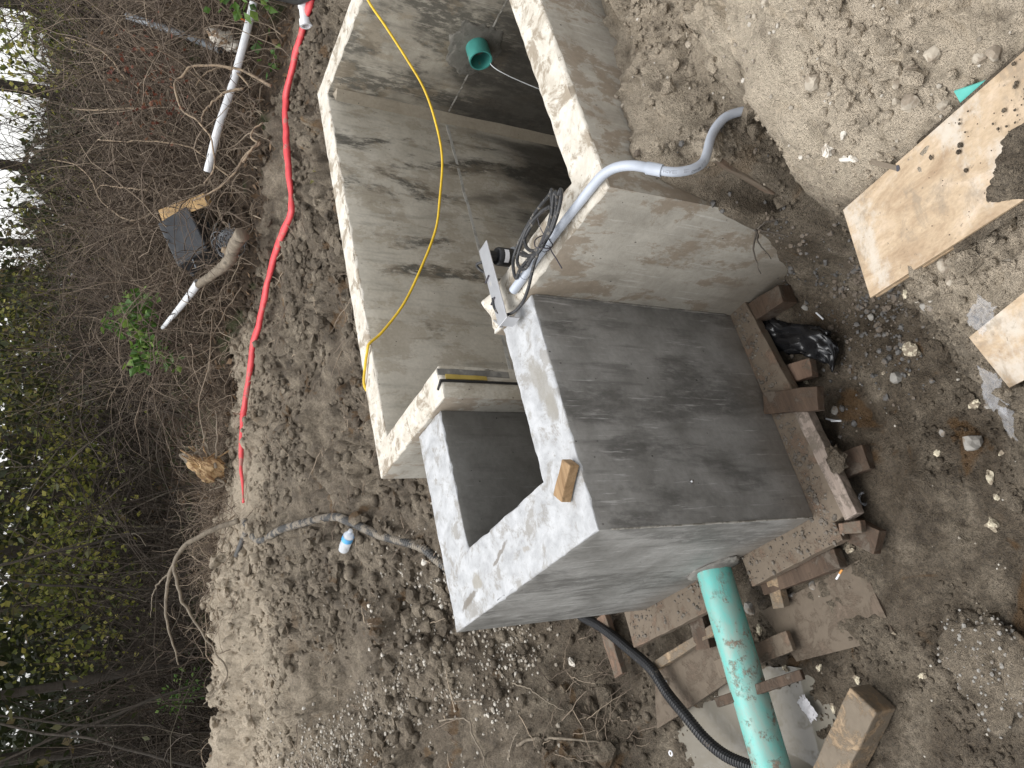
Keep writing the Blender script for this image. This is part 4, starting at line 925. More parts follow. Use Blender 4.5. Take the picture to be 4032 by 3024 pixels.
low = [(.808, -.675, -.042), (.790, -.692, -.062), (.781, -.708, -.09), (.788, -.722, -.13), (.818, -.727, -.175), (.862, -.729, -.208), (.908, -.732, -.235), (.948, -.738, -.262), (.978, -.752, -.288), (.998, -.772, -.318), (1.006, -.80, -.37)]
LOW = resample(low, 60)
lowp = obj('flexible_run', *pipe(LOW, .0138, .0115, 16), CONDUIT, cd, smooth=True, sharp=40)
# printed marks on the pipe: the maker's stamp and smeared characters, curved onto the barrel
def print_on(path, s0, txt, height, mat, name, ang, parent):
    L = np.concatenate([[0], np.cumsum(np.linalg.norm(np.diff(path, axis=0), axis=1))])
    cu = bpy.data.curves.new('t', 'FONT'); cu.body = txt; cu.size = height*1.4; ob = bpy.data.objects.new('t', cu); COL.objects.link(ob)
    dg = bpy.context.evaluated_depsgraph_get(); me = bpy.data.meshes.new_from_object(ob.evaluated_get(dg)); bpy.data.objects.remove(ob)
    V0 = np.array([v.co[:] for v in me.vertices]); F0 = [tuple(p.vertices) for p in me.polygons]; bpy.data.meshes.remove(me)
    T, N, B = frames(path); R = .0138+.0004; out = []
    for x, y, _ in V0:
        s = s0+x; i = min(max(np.searchsorted(L, s)-1, 0), len(path)-2); u = (s-L[i])/(L[i+1]-L[i]); c = path[i]*(1-u)+path[i+1]*u
        a = ang+y/R; view = CAM-c; t = T[i]; e1 = view-t*(view@t); e1 /= np.linalg.norm(e1); e2 = np.cross(t, e1)
        out.append(c+R*(math.cos(a)*e1+math.sin(a)*e2))
    return obj(name, out, F0, mat, parent)
print_on(LOW, .092, "CANTEX", .006, INK, 'printing', .25, lowp)
print_on(LOW, .020, "HIAEII", .0095, INKGREY, 'printing', -.30, lowp); print_on(LOW, .070, "EIII", .0095, INKGREY, 'printing', -.30, lowp); print_on(LOW, .130, "0 IHII", .0085, INKGREY, 'printing', -.1, lowp)

# ---- coil of sensor cable, tied
cc = empty('cable_coil', (.93, -.2, ZT)); tag(cc, 'dusty black cable coiled and tied on the wall corner', 'cable')
lift = lambda L, dz=0.: [(x, y, max(z, ZT+.008)+dz if x < X1 else z+dz) for x, y, z in L]
for k, nm_ in enumerate(('loopA', 'loopB', 'loopC', 'loopD')): obj('cable_loop', *tube(resample(lift(P[nm_]), 110), .0062, 8), CABLE, cc, smooth=True)
obj('lead', *tube(resample(lift(P['lead']), 60), .0055, 8), CABLE, cc, smooth=True)
obj('zip_tie', *tube(resample(P['tie'], 30), .0022, 5, flat=.5), TIE, cc, smooth=True)
obj('zip_tie', *tube(resample([(.845, -.25, .10), (.838, -.262, .075), (.862, -.255, .055), (.913, -.235, .058), (.90, -.225, .09), (.86, -.235, .108), (.845, -.25, .10)], 30), .0022, 5), TIE, cc, smooth=True)
obj('tie_tail', *tube(resample(P['tie2'], 12), .0022, 5), TIE, cc, smooth=True)

# ---- sensor on its aluminium bracket
sn = empty('level_sensor', (.9, .095, ZT)); tag(sn, 'black round level sensor hung from an aluminium bar over the tank', 'sensor')
bar = obj('bracket_bar', *rbox((.967, .096, .072), (.335, .060, .005), bev=.0015), ALU, sn)
obj('bracket_lip', *rbox((.967, .1275, .066), (.335, .004, .016), bev=.001), ALU, sn)
obj('bracket_foot', *rbox((.803, .092, .046), (.006, .055, .046), bev=.001), ALU, sn)
obj('bracket_foot', *rbox((.835, .15, .05), (.05, .005, .03), bev=.001, rz=.6), ALU, sn)
sc_ = np.array((1.085, .088, .0))
def lathe(c, prof, n=32):
    V, F = [], []
    for (r, z) in prof:
        for j in range(n): a = 2*math.pi*j/n; V.append((c[0]+r*math.cos(a), c[1]+r*math.sin(a), c[2]+z))
    for i in range(len(prof)-1):
        for j in range(n): k = (j+1) % n; F.append((i*n+j, i*n+k, (i+1)*n+k, (i+1)*n+j))
    F.append(tuple(range(n-1, -1, -1))); F.append(tuple((len(prof)-1)*n+j for j in range(n)))
    return np.array(V), F
body = obj('sensor_body', *lathe(sc_, [(.030, -.028), (.034, -.026), (.034, .030), (.030, .036), (.018, .038), (.018, .068)]), BLACKPL, sn, smooth=True, sharp=40)
obj('sensor_flange', *lathe(sc_, [(.030, -.040), (.041, -.039), (.0425, -.034), (.041, -.029), (.030, -.028)]), simple('grey_rubber_flange', (.2, .205, .21), .5), sn, smooth=True, sharp=40)
obj('gland', *lathe(sc_+np.array((.004, .045, .05)), [(.010, -.02), (.012, 0), (.009, .02)], 14), BLACKPL, sn, smooth=True)
ang = math.atan2(CAM[1]-sc_[1], CAM[0]-sc_[0]); V, F = [], []
for i in range(15):
    a = ang-.55+1.5*i/14
    for z in (.004, .022): V.append((sc_[0]+.0347*math.cos(a), sc_[1]+.0347*math.sin(a), sc_[2]+z-.006))
    if i: F.append((2*i-2, 2*i, 2*i+1, 2*i-1))
obj('sticker', V, F, LABELPL, body, smooth=True)
obj('cable', *tube(resample([(1.089, .133, .07), (1.10, .165, .075), (1.085, .172, .062), (1.05, .150, .055), (1.02, .138, .056), (.97, .136, .06), (.92, .134, .065), (.905, .13, .07)], 40), .0055, 8), CABLE, sn, smooth=True)
for bx_ in (1.0, .905): obj('cable_tie', *rbox((bx_, .12, .0765), (.006, .035, .005), bev=.001, rz=.3), TIE, sn)

# ---- wooden offcut on the box rim
b = rbox((.187, .057, .022), (.125, .052, .036), rz=math.radians(130), bev=.004, rough=.0025, nseg=(8, 3, 2), seed=4)
o = tag(obj('wood_block', *b, WOOD_BLOCK), 'small brown wood offcut lying on the box rim', 'wood block')

# ---- timbers under and beside the box, each its own thing
def timber(name, V, F, mat, label, group='timbers under and around the box', cat='timber'):
    c = V.mean(0); o = obj(name, V, F, mat); tag(o, label, cat, group); return o
zt0 = -HB-.002
V, F = along((.885, -.0, zt0-.021), (-.045, -.085, zt0-.021), .175, .042, rough=.004, seed=1, nseg=24); timber('timber_plank', V, F, WOOD_MUD, 'long mud-caked plank under the front edge of the box')
V, F = along((.37, -.128, zt0-.018), (-.06, -.150, zt0-.016), .055, .040, rough=.003, seed=2, nseg=16); V[:, 2] += .006; timber('timber_plank', V, F, WOOD_PALE, 'clean pale plank edge along the front of the box')
V, F = along((.45, -.015, zt0+.020), (.345, -.235, zt0+.014), .085, .036, rough=.004, seed=3); timber('timber_block', V, F, WOOD_WET, 'short dark block lying crosswise over the front planks')
V, F = along((.15, .02, zt0-.065), (.115, -.245, zt0-.085), .085, .040, rough=.004, seed=4); timber('timber_block', V, F, WOOD_WET, 'dark cross timber sticking out below the pale plank')
V, F = along((.83, .02, zt0-.06), (.785, -.255, zt0-.035), .075, .075, rough=.006, seed=5); timber('timber_block', V, F, WOOD_WET, 'rotten dark block in the corner by the old tank wall')
V, F = along((.56, .02, zt0-.065), (.50, -.20, zt0-.075), .07, .04, rough=.004, seed=15); timber('timber_block', V, F, WOOD_RED, 'reddish cross timber beside the black bag')
V, F = along((-.02, -.02, zt0-.066), (-.16, -.165, zt0-.058), .085, .040, rough=.004, seed=6); timber('timber_block', V, F, WOOD_WET, 'dark block end at the near left corner of the box')
V, F = along((-.075, -.08, zt0-.012), (-.10, -.165, zt0-.012), .04, .03, rough=.004, seed=16); timber('timber_block', V, F, WOOD_RED, 'small broken stub on the corner timbers')
V, F = along((-.03, -.075, zt0-.021), (-.035, .395, zt0-.021), .165, .042, rough=.004, seed=7, nseg=14); timber('timber_plank', V, F, WOOD_MUD, 'muddy plank along the left side of the box before the pipe')
V, F = along((-.145, .02, zt0-.075), (-.12, .40, zt0-.072), .07, .040, rough=.003, seed=8, nseg=10); timber('timber_plank', V, F, WOOD_WET, 'lower brown timber below the left side plank')
V, F = along((-.05, .32, zt0-.062), (-.215, .36, zt0-.075), .055, .036, rough=.003, seed=17, nseg=10); timber('timber_block', V, F, WOOD_TAN, 'tan timber end sticking out beside the teal pipe')
V, F = along((-.045, .645, zt0-.021), (-.045, 1.21, zt0-.021), .165, .042, rough=.004, seed=9, nseg=14); timber('timber_plank', V, F, WOOD_MUD, 'muddy plank along the left side of the box behind the pipe')
V, F = along((-.02, .80, zt0-.066), (-.24, .83, zt0-.075), .09, .042, rough=.003, seed=10); timber('timber_block', V, F, WOOD_WET, 'dark timber end in the gap behind the teal pipe')
V, F = along((-.225, 1.20, -1.0), (-.185, .70, -.995), .040, .036, rough=.003, seed=11, nseg=14); timber('timber_plank', V, F, WOOD_TAN, 'narrow tan batten beside the muddy plywood sheet')
V, F = along((-.335, .37, -1.0), (-.335, .80, -1.0), .075, .022, rough=.002, seed=12, nseg=14); timber('timber_plank', V, F, WOOD_MUD, 'flat board with a nail hole under the teal pipe')
V, F = along((.09, 1.455, -.985), (-.20, 1.44, -.985), .075, .034, rough=.003, seed=13, nseg=10); timber('timber_plank', V, F, WOOD_RED, 'reddish board end behind the black hose')
def sheet(name, corners, z, th, mat, label, cat='plywood', n=14, rough=.006, seed=0, group=None):
    c = np.array(corners, float); V, F = [], []
    for i in range(n+1):
        for j in range(n+1):
            u, v = i/n, j/n; p = c[0]*(1-u)*(1-v)+c[1]*u*(1-v)+c[2]*u*v+c[3]*(1-u)*v
            zz = (p[2] if len(p) > 2 else z)+rough*float(pnoise(np.array([p[0]*7+seed]), np.array([p[1]*7]))[0]); V.append((p[0], p[1], zz))
    m = len(V); V += [(x, y, z_-th) for x, y, z_ in V]
    for i in range(n):
        for j in range(n):
            a = i*(n+1)+j; q = (a, a+n+1, a+n+2, a+1); F.append(q); F.append(tuple(m+k for k in reversed(q)))
    for i in range(n):
        for a, b_ in ((i*(n+1), (i+1)*(n+1)), ((i+1)*(n+1)+n, i*(n+1)+n), (i+1, i), (n*(n+1)+i, n*(n+1)+i+1)): F.append((b_, a, a+m, b_+m))
    V = np.array(V); 
    nn_ = np.cross(c[1][:2]-c[0][:2], c[3][:2]-c[0][:2])
    if nn_ < 0: F = [tuple(reversed(q)) for q in F]
    o = obj(name, V, F, mat); tag(o, label, cat, group); return o
sheet('plywood_sheet', [(-.225, 1.235), (-.185, .70), (-.385, .79), (-.465, 1.345)], -1.028, .015, PLY_MUD, 'mud-smeared plywood sheet on the pit floor beside the puddle', seed=1)
sheet('plywood_sheet', [(-.19, .50), (-.17, -.02), (-.44, -.03), (-.405, .42)], -1.038, .012, PLY_MUD, 'mud-buried plywood sheet in front of the teal pipe', seed=2, rough=.004)
V, F = along((-.468, .655, -.812), (-.462, .325, -.945), .036, .028, rough=.002, seed=14, nseg=10); timber('timber_stick', V, F, WOOD_WET, 'dark stick leaning over the teal pipe', None, 'stick')
V, F = along((-.595, .105, -.985), (-.92, .56, -.985), .115, .105, rough=.004, seed=18, nseg=16, bev=.006); timber('timber_post', V, F, WOOD_TAN, 'square mud-spattered timber post at the edge of the puddle', None, 'timber')

# ---- black corrugated hose in the pit, grey corrugated hose on the far bank
def corr(pts, r, pitch, amp, name, mat, label):
    L = np.linalg.norm(np.diff(np.array(pts), axis=0), axis=1).sum(); n = int(L/(pitch/4)); Q = resample(pts, n)
    rr = r+amp*np.sign(np.sin(np.arange(n)*math.pi/2+.3)); V, F = tube(Q, rr, 12); return tag(obj(name, V, F, mat, smooth=False), label, 'hose')
corr([(x, y, z+.012) for x, y, z in P['hose']]+[(-.82, .60, -1.01), (-.95, .50, -1.01)], .0225, .0125, .0022, 'corrugated_hose', BLACKHOSE, 'black corrugated hose crossing the puddle behind the teal pipe')
cp = P['corr']+[(.50, 1.98, -.60), (.35, 1.86, -.80), (.22, 1.74, -.95)]
corr([(x, y, gz(x, y)+(.055 if i < 2 else .022)) for i, (x, y, z) in enumerate(cp)], .0235, .014, .0022, 'corrugated_hose', GREYHOSE, 'mud-coated grey corrugated hose winding down the far bank')
V, F = tube(resample([(x, y, gz(x, y)+.02) for x, y, z in P['corr2']], 16), .02, 10); tag(obj('hose_end', V, F, GREYHOSE, smooth=True), 'short grey hose end on the crest of the far bank', 'hose')

# ---- red layflat hose
rd = [(4.62, 1.2, -.06)]+list(P['red'])
_r = np.array(rd); _t = np.concatenate([[0], np.cumsum(np.linalg.norm(np.diff(_r[:, :2], axis=0), axis=1))]); _s = np.linspace(0, _t[-1], 150); RH = .75*np.stack([np.interp(_s, _t, _r[:, k]) for k in range(3)], 1)+.25*resample(rd, 150); hz = hfull(RH[:, 0], RH[:, 1]); hz = np.max(np.stack([np.roll(hz, k) for k in range(-3, 4)]), 0); ker = np.ones(9)/9; hz = np.convolve(np.pad(hz, 4, mode='edge'), ker, 'valid')
RH[:, 2] += .004*pnoise(np.arange(150)*.2, np.zeros(150), 4.)
w = .034+.007*pnoise(np.arange(150)*.21, np.zeros(150), 5.)-.010*np.exp(-((np.arange(150)-62)/2.5)**2)-.022*sstep(128, 149, np.arange(150)); V, F = tube(RH, w, 14, True, .66); V = V+.004*pnoise(V[:, 0]*11, V[:, 1]*11, V[:, 2]*11)[:, None]
tw_ = tag(obj('layflat_hose', V, F, REDH, smooth=True), 'red flat hose lying along the far edge of the dirt', 'hose')

# ---- water bottle
bt = empty('water_bottle', (.955, 2.56, gz(.955, 2.56))); tag(bt, 'crumpled clear plastic bottle with blue label on the far bank', 'bottle')
b0, b1 = np.array((.925, 2.66, gz(.925, 2.66)+.045)), np.array((.985, 2.475, gz(.985, 2.475)+.05)); ax = (b1-b0)/np.linalg.norm(b1-b0)
prof = [(.0, .004), (.006, .024), (.012, .031), (.05, .032), (.055, .029), (.06, .032), (.10, .031), (.125, .0325), (.145, .030), (.165, .02), (.175, .012), (.19, .012)]
BP = resample([b0+ax*t for t, r in prof], 40); rad = np.interp(np.linalg.norm(BP-b0, axis=1), [t for t, r in prof], [r for t, r in prof])
V, F = tube(BP, np.maximum(rad, .003), 20); V = V+.003*pnoise(V[:, 0]*40, V[:, 1]*40, V[:, 2]*40)[:, None]; obj('bottle_shell', V, F, PET, bt, smooth=True)
V, F = tube([b0+ax*t for t in np.linspace(.10, .135, 6)], .0338, 20, False); obj('label_band', V, F, BLUELAB, bt, smooth=True)

# ---- the plywood board on the near bank and its mud
bd = empty('plywood_board', (.33, -1.25, -.3)); tag(bd, 'clean tan plywood board bridging the near spoil bank', 'plywood')
A, B_, C_ = np.array((.478, -.948, -.325)), np.array((.232, -.905, -.325)), np.array((.315, -1.515, -.085))
d = C_-A; D0 = A+d*1.9; D1 = B_+d*1.9
def slab4(c, th, mats, parent, name, n=(24, 10)):
    c = [np.array(q, float) for q in c]; nrm_ = np.cross(c[1]-c[0], c[3]-c[0]); nrm_ /= np.linalg.norm(nrm_)
    if nrm_[2] < 0: c = [c[1], c[0], c[3], c[2]]; nrm_ = -nrm_
    V, F, mi = [], [], []
    for s in (0, 1):
        for i in range(n[0]+1):
            for j in range(n[1]+1):
                u, v = i/n[0], j/n[1]; V.append(c[0]*(1-u)*(1-v)+c[1]*u*(1-v)+c[2]*u*v+c[3]*(1-u)*v-nrm_*th*s)
    N1 = n[1]+1; m = (n[0]+1)*N1
    for i in range(n[0]):
        for j in range(n[1]): a = i*N1+j; q = (a, a+N1, a+N1+1, a+1); F += [q, tuple(m+k for k in reversed(q))]; mi += [0, 0]
    for i in range(n[0]): F += [((i+1)*N1, i*N1, m+i*N1, m+(i+1)*N1), (i*N1+n[1], (i+1)*N1+n[1], m+(i+1)*N1+n[1], m+i*N1+n[1])]; mi += [1, 1]
    for j in range(n[1]): F += [(j, j+1, m+j+1, m+j), (n[0]*N1+j+1, n[0]*N1+j, m+n[0]*N1+j, m+n[0]*N1+j+1)]; mi += [1, 1]
    return np.array(V), F, mi
nz = np.cross(D0-A, B_-A); nz /= np.linalg.norm(nz); nz = nz*np.sign(nz[2])
for k in range(3):      # three glued plies
    off = nz*(-.0062*k); sh = [(0, 0, 0), (.003, .004, 0), (-.002, -.003, 0)][k]
    V, F, mi = slab4([A+off+sh, D0+off+sh, D1+off+sh, B_+off+sh], .006, None, bd, 'ply')
    obj('ply', V, F, [PLY if k == 0 else PLY_EDGE, PLY_EDGE], bd, mat_index=mi)
def on_board(u, v): return A+(D0-A)*u+(B_-A)*v
# damp mud heaped on the board
MV, MF = [], []; n = 110
for i in range(n+1):
    for j in range(n+1):
        u, v = .26+.50*i/n, -.05+1.12*j/n; p = on_board(u, v); q = np.array([u*9, v*4.])
        m_ = .62+.55*float(pnoise(np.array([u*7]), np.array([v*3.2]), 3.)[0])-((u-.62)/.30)**2-((v-.80)/.46)**2*.95
        f1_, f2_, rn_ = worley(np.array([p[0]*75]), np.array([p[1]*75]), 5); crum = float((np.sqrt(np.clip(1-(f1_/.75)**2, 0, 1))*rn_*1.6)[0])
        MV.append(p+nz*(max(-.004, min(.035, m_*.05))+(.012*crum*min(1., max(0., m_*6)))-.003))
        if i and j: a = i*(n+1)+j; MF.append((a-n-2, a-1, a, a-n-1))
mv = np.array(MV); mud = obj('mud_pile', mv, MF, SOIL, smooth=True, attrs=dict(wet=np.full(len(mv), 1.), litter=np.zeros(len(mv)), dry=np.zeros(len(mv))))
tag(mud, 'damp dark mud heaped on the plywood board', 'mud')
rs = np.random.RandomState(21); cc_ = np.array([on_board(u, v)+nz*.006 for u, v in zip(rs.uniform(.15, .6, 260), rs.uniform(.02, .95, 260))])
keep = rs.rand(260) < np.exp(-((np.linspace(0, 1, 260)*0+np.array([((c-A)@(D0-A))/((D0-A)@(D0-A)) for c in cc_])-.52)/.14)**2); cc_ = cc_[keep]
V, F = scatter(cc_, .0015+.006*rs.rand(len(cc_))**4, 1, .4, 22); o = obj('mud_crumbs', V, F, SOIL, attrs=dict(wet=np.ones(len(V)), litter=np.zeros(len(V)), dry=np.zeros(len(V)))); tag(o, 'mud crumbs on the plywood board', 'mud', None, 'stuff')
obj('knot_hole', *tube([on_board(.20, .055)+nz*.0006, on_board(.20, .055)+nz*.0012], .0075, 12), INK, bd)
# second plywood scrap by the photographer's feet
V, F, mi = slab4([(-.008, -1.088, -.285), (-.14, -1.10, -.305), (-.19, -1.36, -.17), (-.03, -1.40, -.155)], .012, None, None, '', (10, 6))
tag(obj('plywood_scrap', V, F, [PLY, PLY_EDGE], mat_index=mi), 'plywood scrap corner on the near bank over clear film', 'plywood')
# teal offcut tucked below the board
ts2 = [(.392, -1.375, -.135), (.345, -1.455, -.125), (.27, -1.40, -.21), (.345, -1.345, -.20)]
V, F, mi = slab4(ts2, .004, None, None, '', (6, 4)); V[:, 2] += .01*np.sin(V[:, 0]*30)
tag(obj('teal_offcut', V, F, [simple('teal_offcut_plastic', (.10, .42, .36), .35)]*2, mat_index=mi), 'curved teal pipe offcut sticking out beneath the board', 'pipe offcut')
tc = [(.188, -.69, -1.0), (.15, -.705, -.99), (.09, -.745, -.95)]
V, F = tube(resample([(x, y, gz(x, y)+.01) for x, y, z in tc], 16), .004, 6); tag(obj('teal_strip', V, F, TEAL, smooth=True), 'thin teal strip at the foot of the near bank', 'strip')

# ---- crumpled film
def film(c, sx, sy, amp, seed, rz=0., n=18, tilt=(0, 0)):
    V, F = [], []
    for i in range(n+1):
        for j in range(n+1):
            u, v = (i/n-.5)*sx, (j/n-.5)*sy; e = 1+.3*float(pnoise(np.array([i*.4+seed]), np.array([j*.4]))[0]); x, y = (u*math.cos(rz)-v*math.sin(rz))*e, (u*math.sin(rz)+v*math.cos(rz))*e
            z = amp*float(fbm(np.array([u*34+seed]), np.array([v*34]), np.array([seed*1.]), 3)[0])+tilt[0]*x+tilt[1]*y; V.append((c[0]+x, c[1]+y, c[2]+z))
            if i and j: a = i*(n+1)+j; F.append((a-n-2, a-1, a, a-n-1))
    return np.array(V), F
for k, (c, sx, sy, rz, lb) in enumerate([((.005, -1.15, 0), .05, .07, .3, 'clear film scrap sticking out above the plywood scrap'), ((-.125, -1.06, 0), .06, .09, .6, 'crumpled clear film draped below the plywood scrap'), ((-.165, -1.0, 0), .035, .10, .2, 'clear film strip trailing down the near bank')]):
    x, y = c[0], c[1]; gxx = (hbase(x+.05, y)-hbase(x-.05, y))/.1; gyy = (hbase(x, y+.05)-hbase(x, y-.05))/.1
    V, F = film((x, y, gz(x, y)+.03), sx, sy, .016, k+3, rz, 18, (float(gxx), float(gyy))); tag(obj('plastic_film', V, F, FILM, smooth=True), lb, 'plastic film')
V, F = film((-.565, .455, gz(-.565, .455)+.045), .09, .05, .006, 9, .4); tag(obj('grey_scrap', V, F, simple('grey_film', (.45, .44, .45), .35), smooth=True), 'pale grey plastic scrap at the rim of the puddle', 'plastic')
# black bag: crumpled film, several folds
V, F = ICO[4]; V = V*np.array((.15, .06, .03)); V = V*(1+.5*np.abs(pnoise(V[:, 0]*30, V[:, 1]*30, V[:, 2]*30)))[:, None]
V[:, 2] += .03*fbm(V[:, 0]*22, V[:, 1]*22, 3., 3); V[:, 1] += .05*np.sin(V[:, 0]*14); a = math.radians(-162); V = np.stack([V[:, 0]*math.cos(a)-V[:, 1]*math.sin(a), V[:, 0]*math.sin(a)+V[:, 1]*math.cos(a), V[:, 2]], 1)+np.array((.63, -.185, -1.005))
tag(obj('plastic_bag', V, F, BAG, smooth=True), 'crumpled black plastic bag in front of the timbers', 'bag')
# big clod with gravel in the near corner of the pit
V, F = lump((-.60, -.34, -1.015), (.17, .13, .05), 4, .55, 1.8, 8); V = V+.022*np.abs(pnoise(V[:, 0]*38, V[:, 1]*38, V[:, 2]*38))[:, None]*np.array((0, 0, 1))+.008*pnoise(V[:, 0]*80, V[:, 1]*80, V[:, 2]*80)[:, None]
tag(obj('soil_lump', V, F, SOIL, smooth=True, attrs=dict(wet=np.full(len(V), .55), litter=np.zeros(len(V)), dry=np.full(len(V), .12))), 'big gravelly lump of soil in the near corner of the pit', 'soil lump')
gv = V[(V[:, 2] > -1.0)]; gi = np.random.RandomState(5).randint(len(gv), size=240); V2, F2 = scatter(gv[gi], .003+.006*np.random.RandomState(6).rand(240)**2, 1, .3, 34)
tag(obj('gravel', V2, F2, STONE), 'grey gravel stuck in the near corner soil lump', 'gravel', None, 'stuff')
V, F = lump((.925, -.702, -.262), (.05, .032, .04), 4, .5, 1.6, 18); V = V+.006*pnoise(V[:, 0]*60, V[:, 1]*60, V[:, 2]*60)[:, None]
tag(obj('soil_lump', V, F, SOIL, smooth=True, attrs=dict(wet=np.zeros(len(V)), litter=np.zeros(len(V)), dry=np.full(len(V), .8))), 'pale lump of soil resting on the grey conduit', 'soil lump')

# ---- foam bits, stones
FB = [('foam', 0, .042, 'large ragged foam chunk on the pit floor near the plywood scraps'), ('foam', 1, .036, 'foam chunk wedged by the corner timbers'), ('foam', 2, .035, 'muddy foam chunk under the right side of the teal pipe'), ('foam', 3, .028, 'foam lump beside the stick on the teal pipe'), ('foam', 4, .024, 'small foam shard between stick and puddle'),
      ('foam', 5, .024, 'small foam crumb near the timber post'), ('foam', 6, .022, 'tiny foam crumb in the open mud past the timber post'), ('foam', 7, .024, 'foam crumb touching the timber post'), ('foam', 8, .012, 'tiny foam fleck on the mud-buried sheet'),
      ('foam8', 0, .026, 'yellow foam bit beneath the plywood board tip'), ('foam8', 1, .050, 'long yellowish foam slab in the trench mud'), ('foam8', 2, .020, 'small round foam bit in the middle of the trench'), ('foam8', 3, .026, 'foam bit near the foot of the near bank'), ('foam8', 4, .032, 'foam chunk at the foot of the near bank beside a grey stone'), ('foam8', 5, .010, 'tiny foam fleck beside the long slab'), ('foam8', 6, .016, 'foam bit in the gap by the black bag'),
      ('foam8', 7, .017, 'foam fleck by the near bank edge'), ('foam8', 8, .018, 'foam fleck next to the large ragged chunk'), ('foam8', 9, .011, 'foam fleck amid the orange clay'),
      ('foam7', 0, .030, 'bright white lime chunk on the mound, left of a pair'), ('foam7', 1, .031, 'bright white lime chunk on the mound, right of a pair'), ('foam7', 2, .015, 'small grey-white lump above the white pair'), ('foam6', 0, .040, 'big white foam chunk at the foot of the left bank'), ('foam6', 1, .014, 'small white pebble on the left bank')]
for k, (nm_, i, s, lb) in enumerate(FB):
    x, y, z = P[nm_][i]; V, F = lump((x, y, gz(x, y)+s*.10), (s*.72, s*.72*(.55+.3*((k*37) % 10)/10), s*.36), 3, .7, 1.8, k+50, .6)
    V = V+.2*s*pnoise(V[:, 0]*2/s, V[:, 1]*2/s, V[:, 2]*2/s)[:, None]
    c = (x, y); a = k*1.3; V[:, 0], V[:, 1] = c[0]+(V[:, 0]-c[0])*math.cos(a)-(V[:, 1]-c[1])*math.sin(a), c[1]+(V[:, 0]-c[0])*math.sin(a)+(V[:, 1]-c[1])*math.cos(a)
    tag(obj('foam_chunk', V, F, WSTONE if nm_ in ('foam7', 'foam6') else FOAM, smooth=False), lb, 'foam chunk', 'foam and lime chunks strewn about the pit')
ST = [('stones', [.035, .034, .026, .024, .022, .019, .016, .026, .015, .02, .018, .02, .022, .014, .012, .020, .022, .014, .016, .013, .012, .016], 'pale stone bedded in the near spoil bank', 'stones in the near spoil bank'), ('stones8', [.045, .035, .022, .022, .02, .02, .026, .026, .022, .014], 'grey stone lying on the trench floor', 'stones on the trench floor'), ('stones9', [.026, .028, .03, .045], 'dark grey clay stone near the teal pipe', 'clay stones near the teal pipe'), ('stones6', [.030, .026, .022, .018, .024, .022, .02, .02], 'whitish stone on the gravelly left bank', 'stones on the left bank')]
ORDN = ['first', 'second', 'third', 'fourth', 'fifth', 'sixth', 'seventh', 'eighth', 'ninth', 'tenth', 'eleventh', 'twelfth', 'thirteenth', 'fourteenth', 'fifteenth', 'sixteenth', 'seventeenth', 'eighteenth', 'nineteenth', 'twentieth', 'twenty-first', 'twenty-second']
def from_top(pts):
    q = np.array([p[:3] for p in pts])-CAM; row = -(q@_r2)/(q@_fw); return np.argsort(np.argsort(row))
k = 0
for nm_, sizes, lb, gp in ST:
    rk = from_top(P[nm_])
    for (x, y, z), s, r_ in zip(P[nm_], sizes, rk):
        k += 1; V, F = lump((x, y, gz(x, y)+s*.05), s*.7, 2, .3, 1.2, k+90, .9)
        tag(obj('stone', V, F, STONE if nm_ in ('stones8', 'stones9') else BSTONE if nm_ == 'stones' else WSTONE), f'{lb}, {ORDN[r_]} from the top of the picture', 'stone', gp)

# ---- bits and pieces on the pit floor
for i, (x, y, z) in enumerate(P['crib_nails']):
    a = [.9, 1.1, .3][i]; c = np.array((x, y, gz(x, y)+.008)); dv = np.array((math.cos(a), math.sin(a), .1))*.02
    V, F = tube([c-dv, c+dv], .0035, 8); tag(obj('white_peg', V, F, WHITEPL), ['short white plastic peg beside the pale plank, nearer the timbers', 'short white plastic peg beside the pale plank, farther from the timbers', 'lone white plastic peg on the mud past the black bag'][i], 'peg', 'white pegs before the timbers')
x, y, z = P['cigs'][0]; ce = empty('cigarette_butt', (x, y, gz(x, y))); tag(ce, 'cigarette butt with orange filter near the corner timbers', 'cigarette')
c = np.array((x, y, gz(x, y)+.008)); obj('paper', *tube([c, c+np.array((-.012, .022, 0))], .004, 8), WHITEPL, ce); obj('filter', *tube([c, c+np.array((.010, -.018, 0))], .0041, 8), FILTER, ce)
for i, (x, y, z) in enumerate(P['washers']):
    r = [.013, .009, .010][i]; V, F = tube([(x+r*math.cos(t), y+r*math.sin(t), max(gz(x, y), -1.022)+.006) for t in np.linspace(0, 2*math.pi, 20)], r*.35, 6)
    tag(obj('washer', V, F, LABELPL, smooth=True), ['white plastic washer on the muddy plywood sheet', 'small white ring beside the foam lump', 'dull washer in the mud near the frame edge'][i], 'washer')
x, y, z = P['ring'][0]; V, F = tube([(x+.02*math.cos(t), y+.02*math.sin(t), gz(x, y)+.008) for t in np.linspace(-.4, math.pi+.2, 20)], .005, 6); tag(obj('plastic_ring', V, F, FILM, smooth=True), 'half-buried clear plastic ring in front of the pale plank', 'ring')
V, F = lump((.135, -.185, zt0+.005), (.045, .035, .022), 3, .5, 1.6, 77); tag(obj('soil_lump', V, F, SOIL, smooth=False, attrs=dict(wet=np.ones(len(V)), litter=np.zeros(len(V)), dry=np.zeros(len(V)))), 'mud lump sitting on the cross timber', 'soil lump')
rs = np.random.RandomState(31)
V, F = scatter(np.stack([rs.uniform(-.11, .86, 420), np.where(rs.rand(420) < .6, rs.uniform(-.09, -.005, 420), rs.uniform(-.07, -.005, 420)), np.full(420, zt0+.001)], 1), .002+.010*rs.rand(420)**4, 1, .4, 32)
tag(obj('rubble', V, F, RUBBLE), 'grit and rubble on the front planks', 'rubble', None, 'stuff')
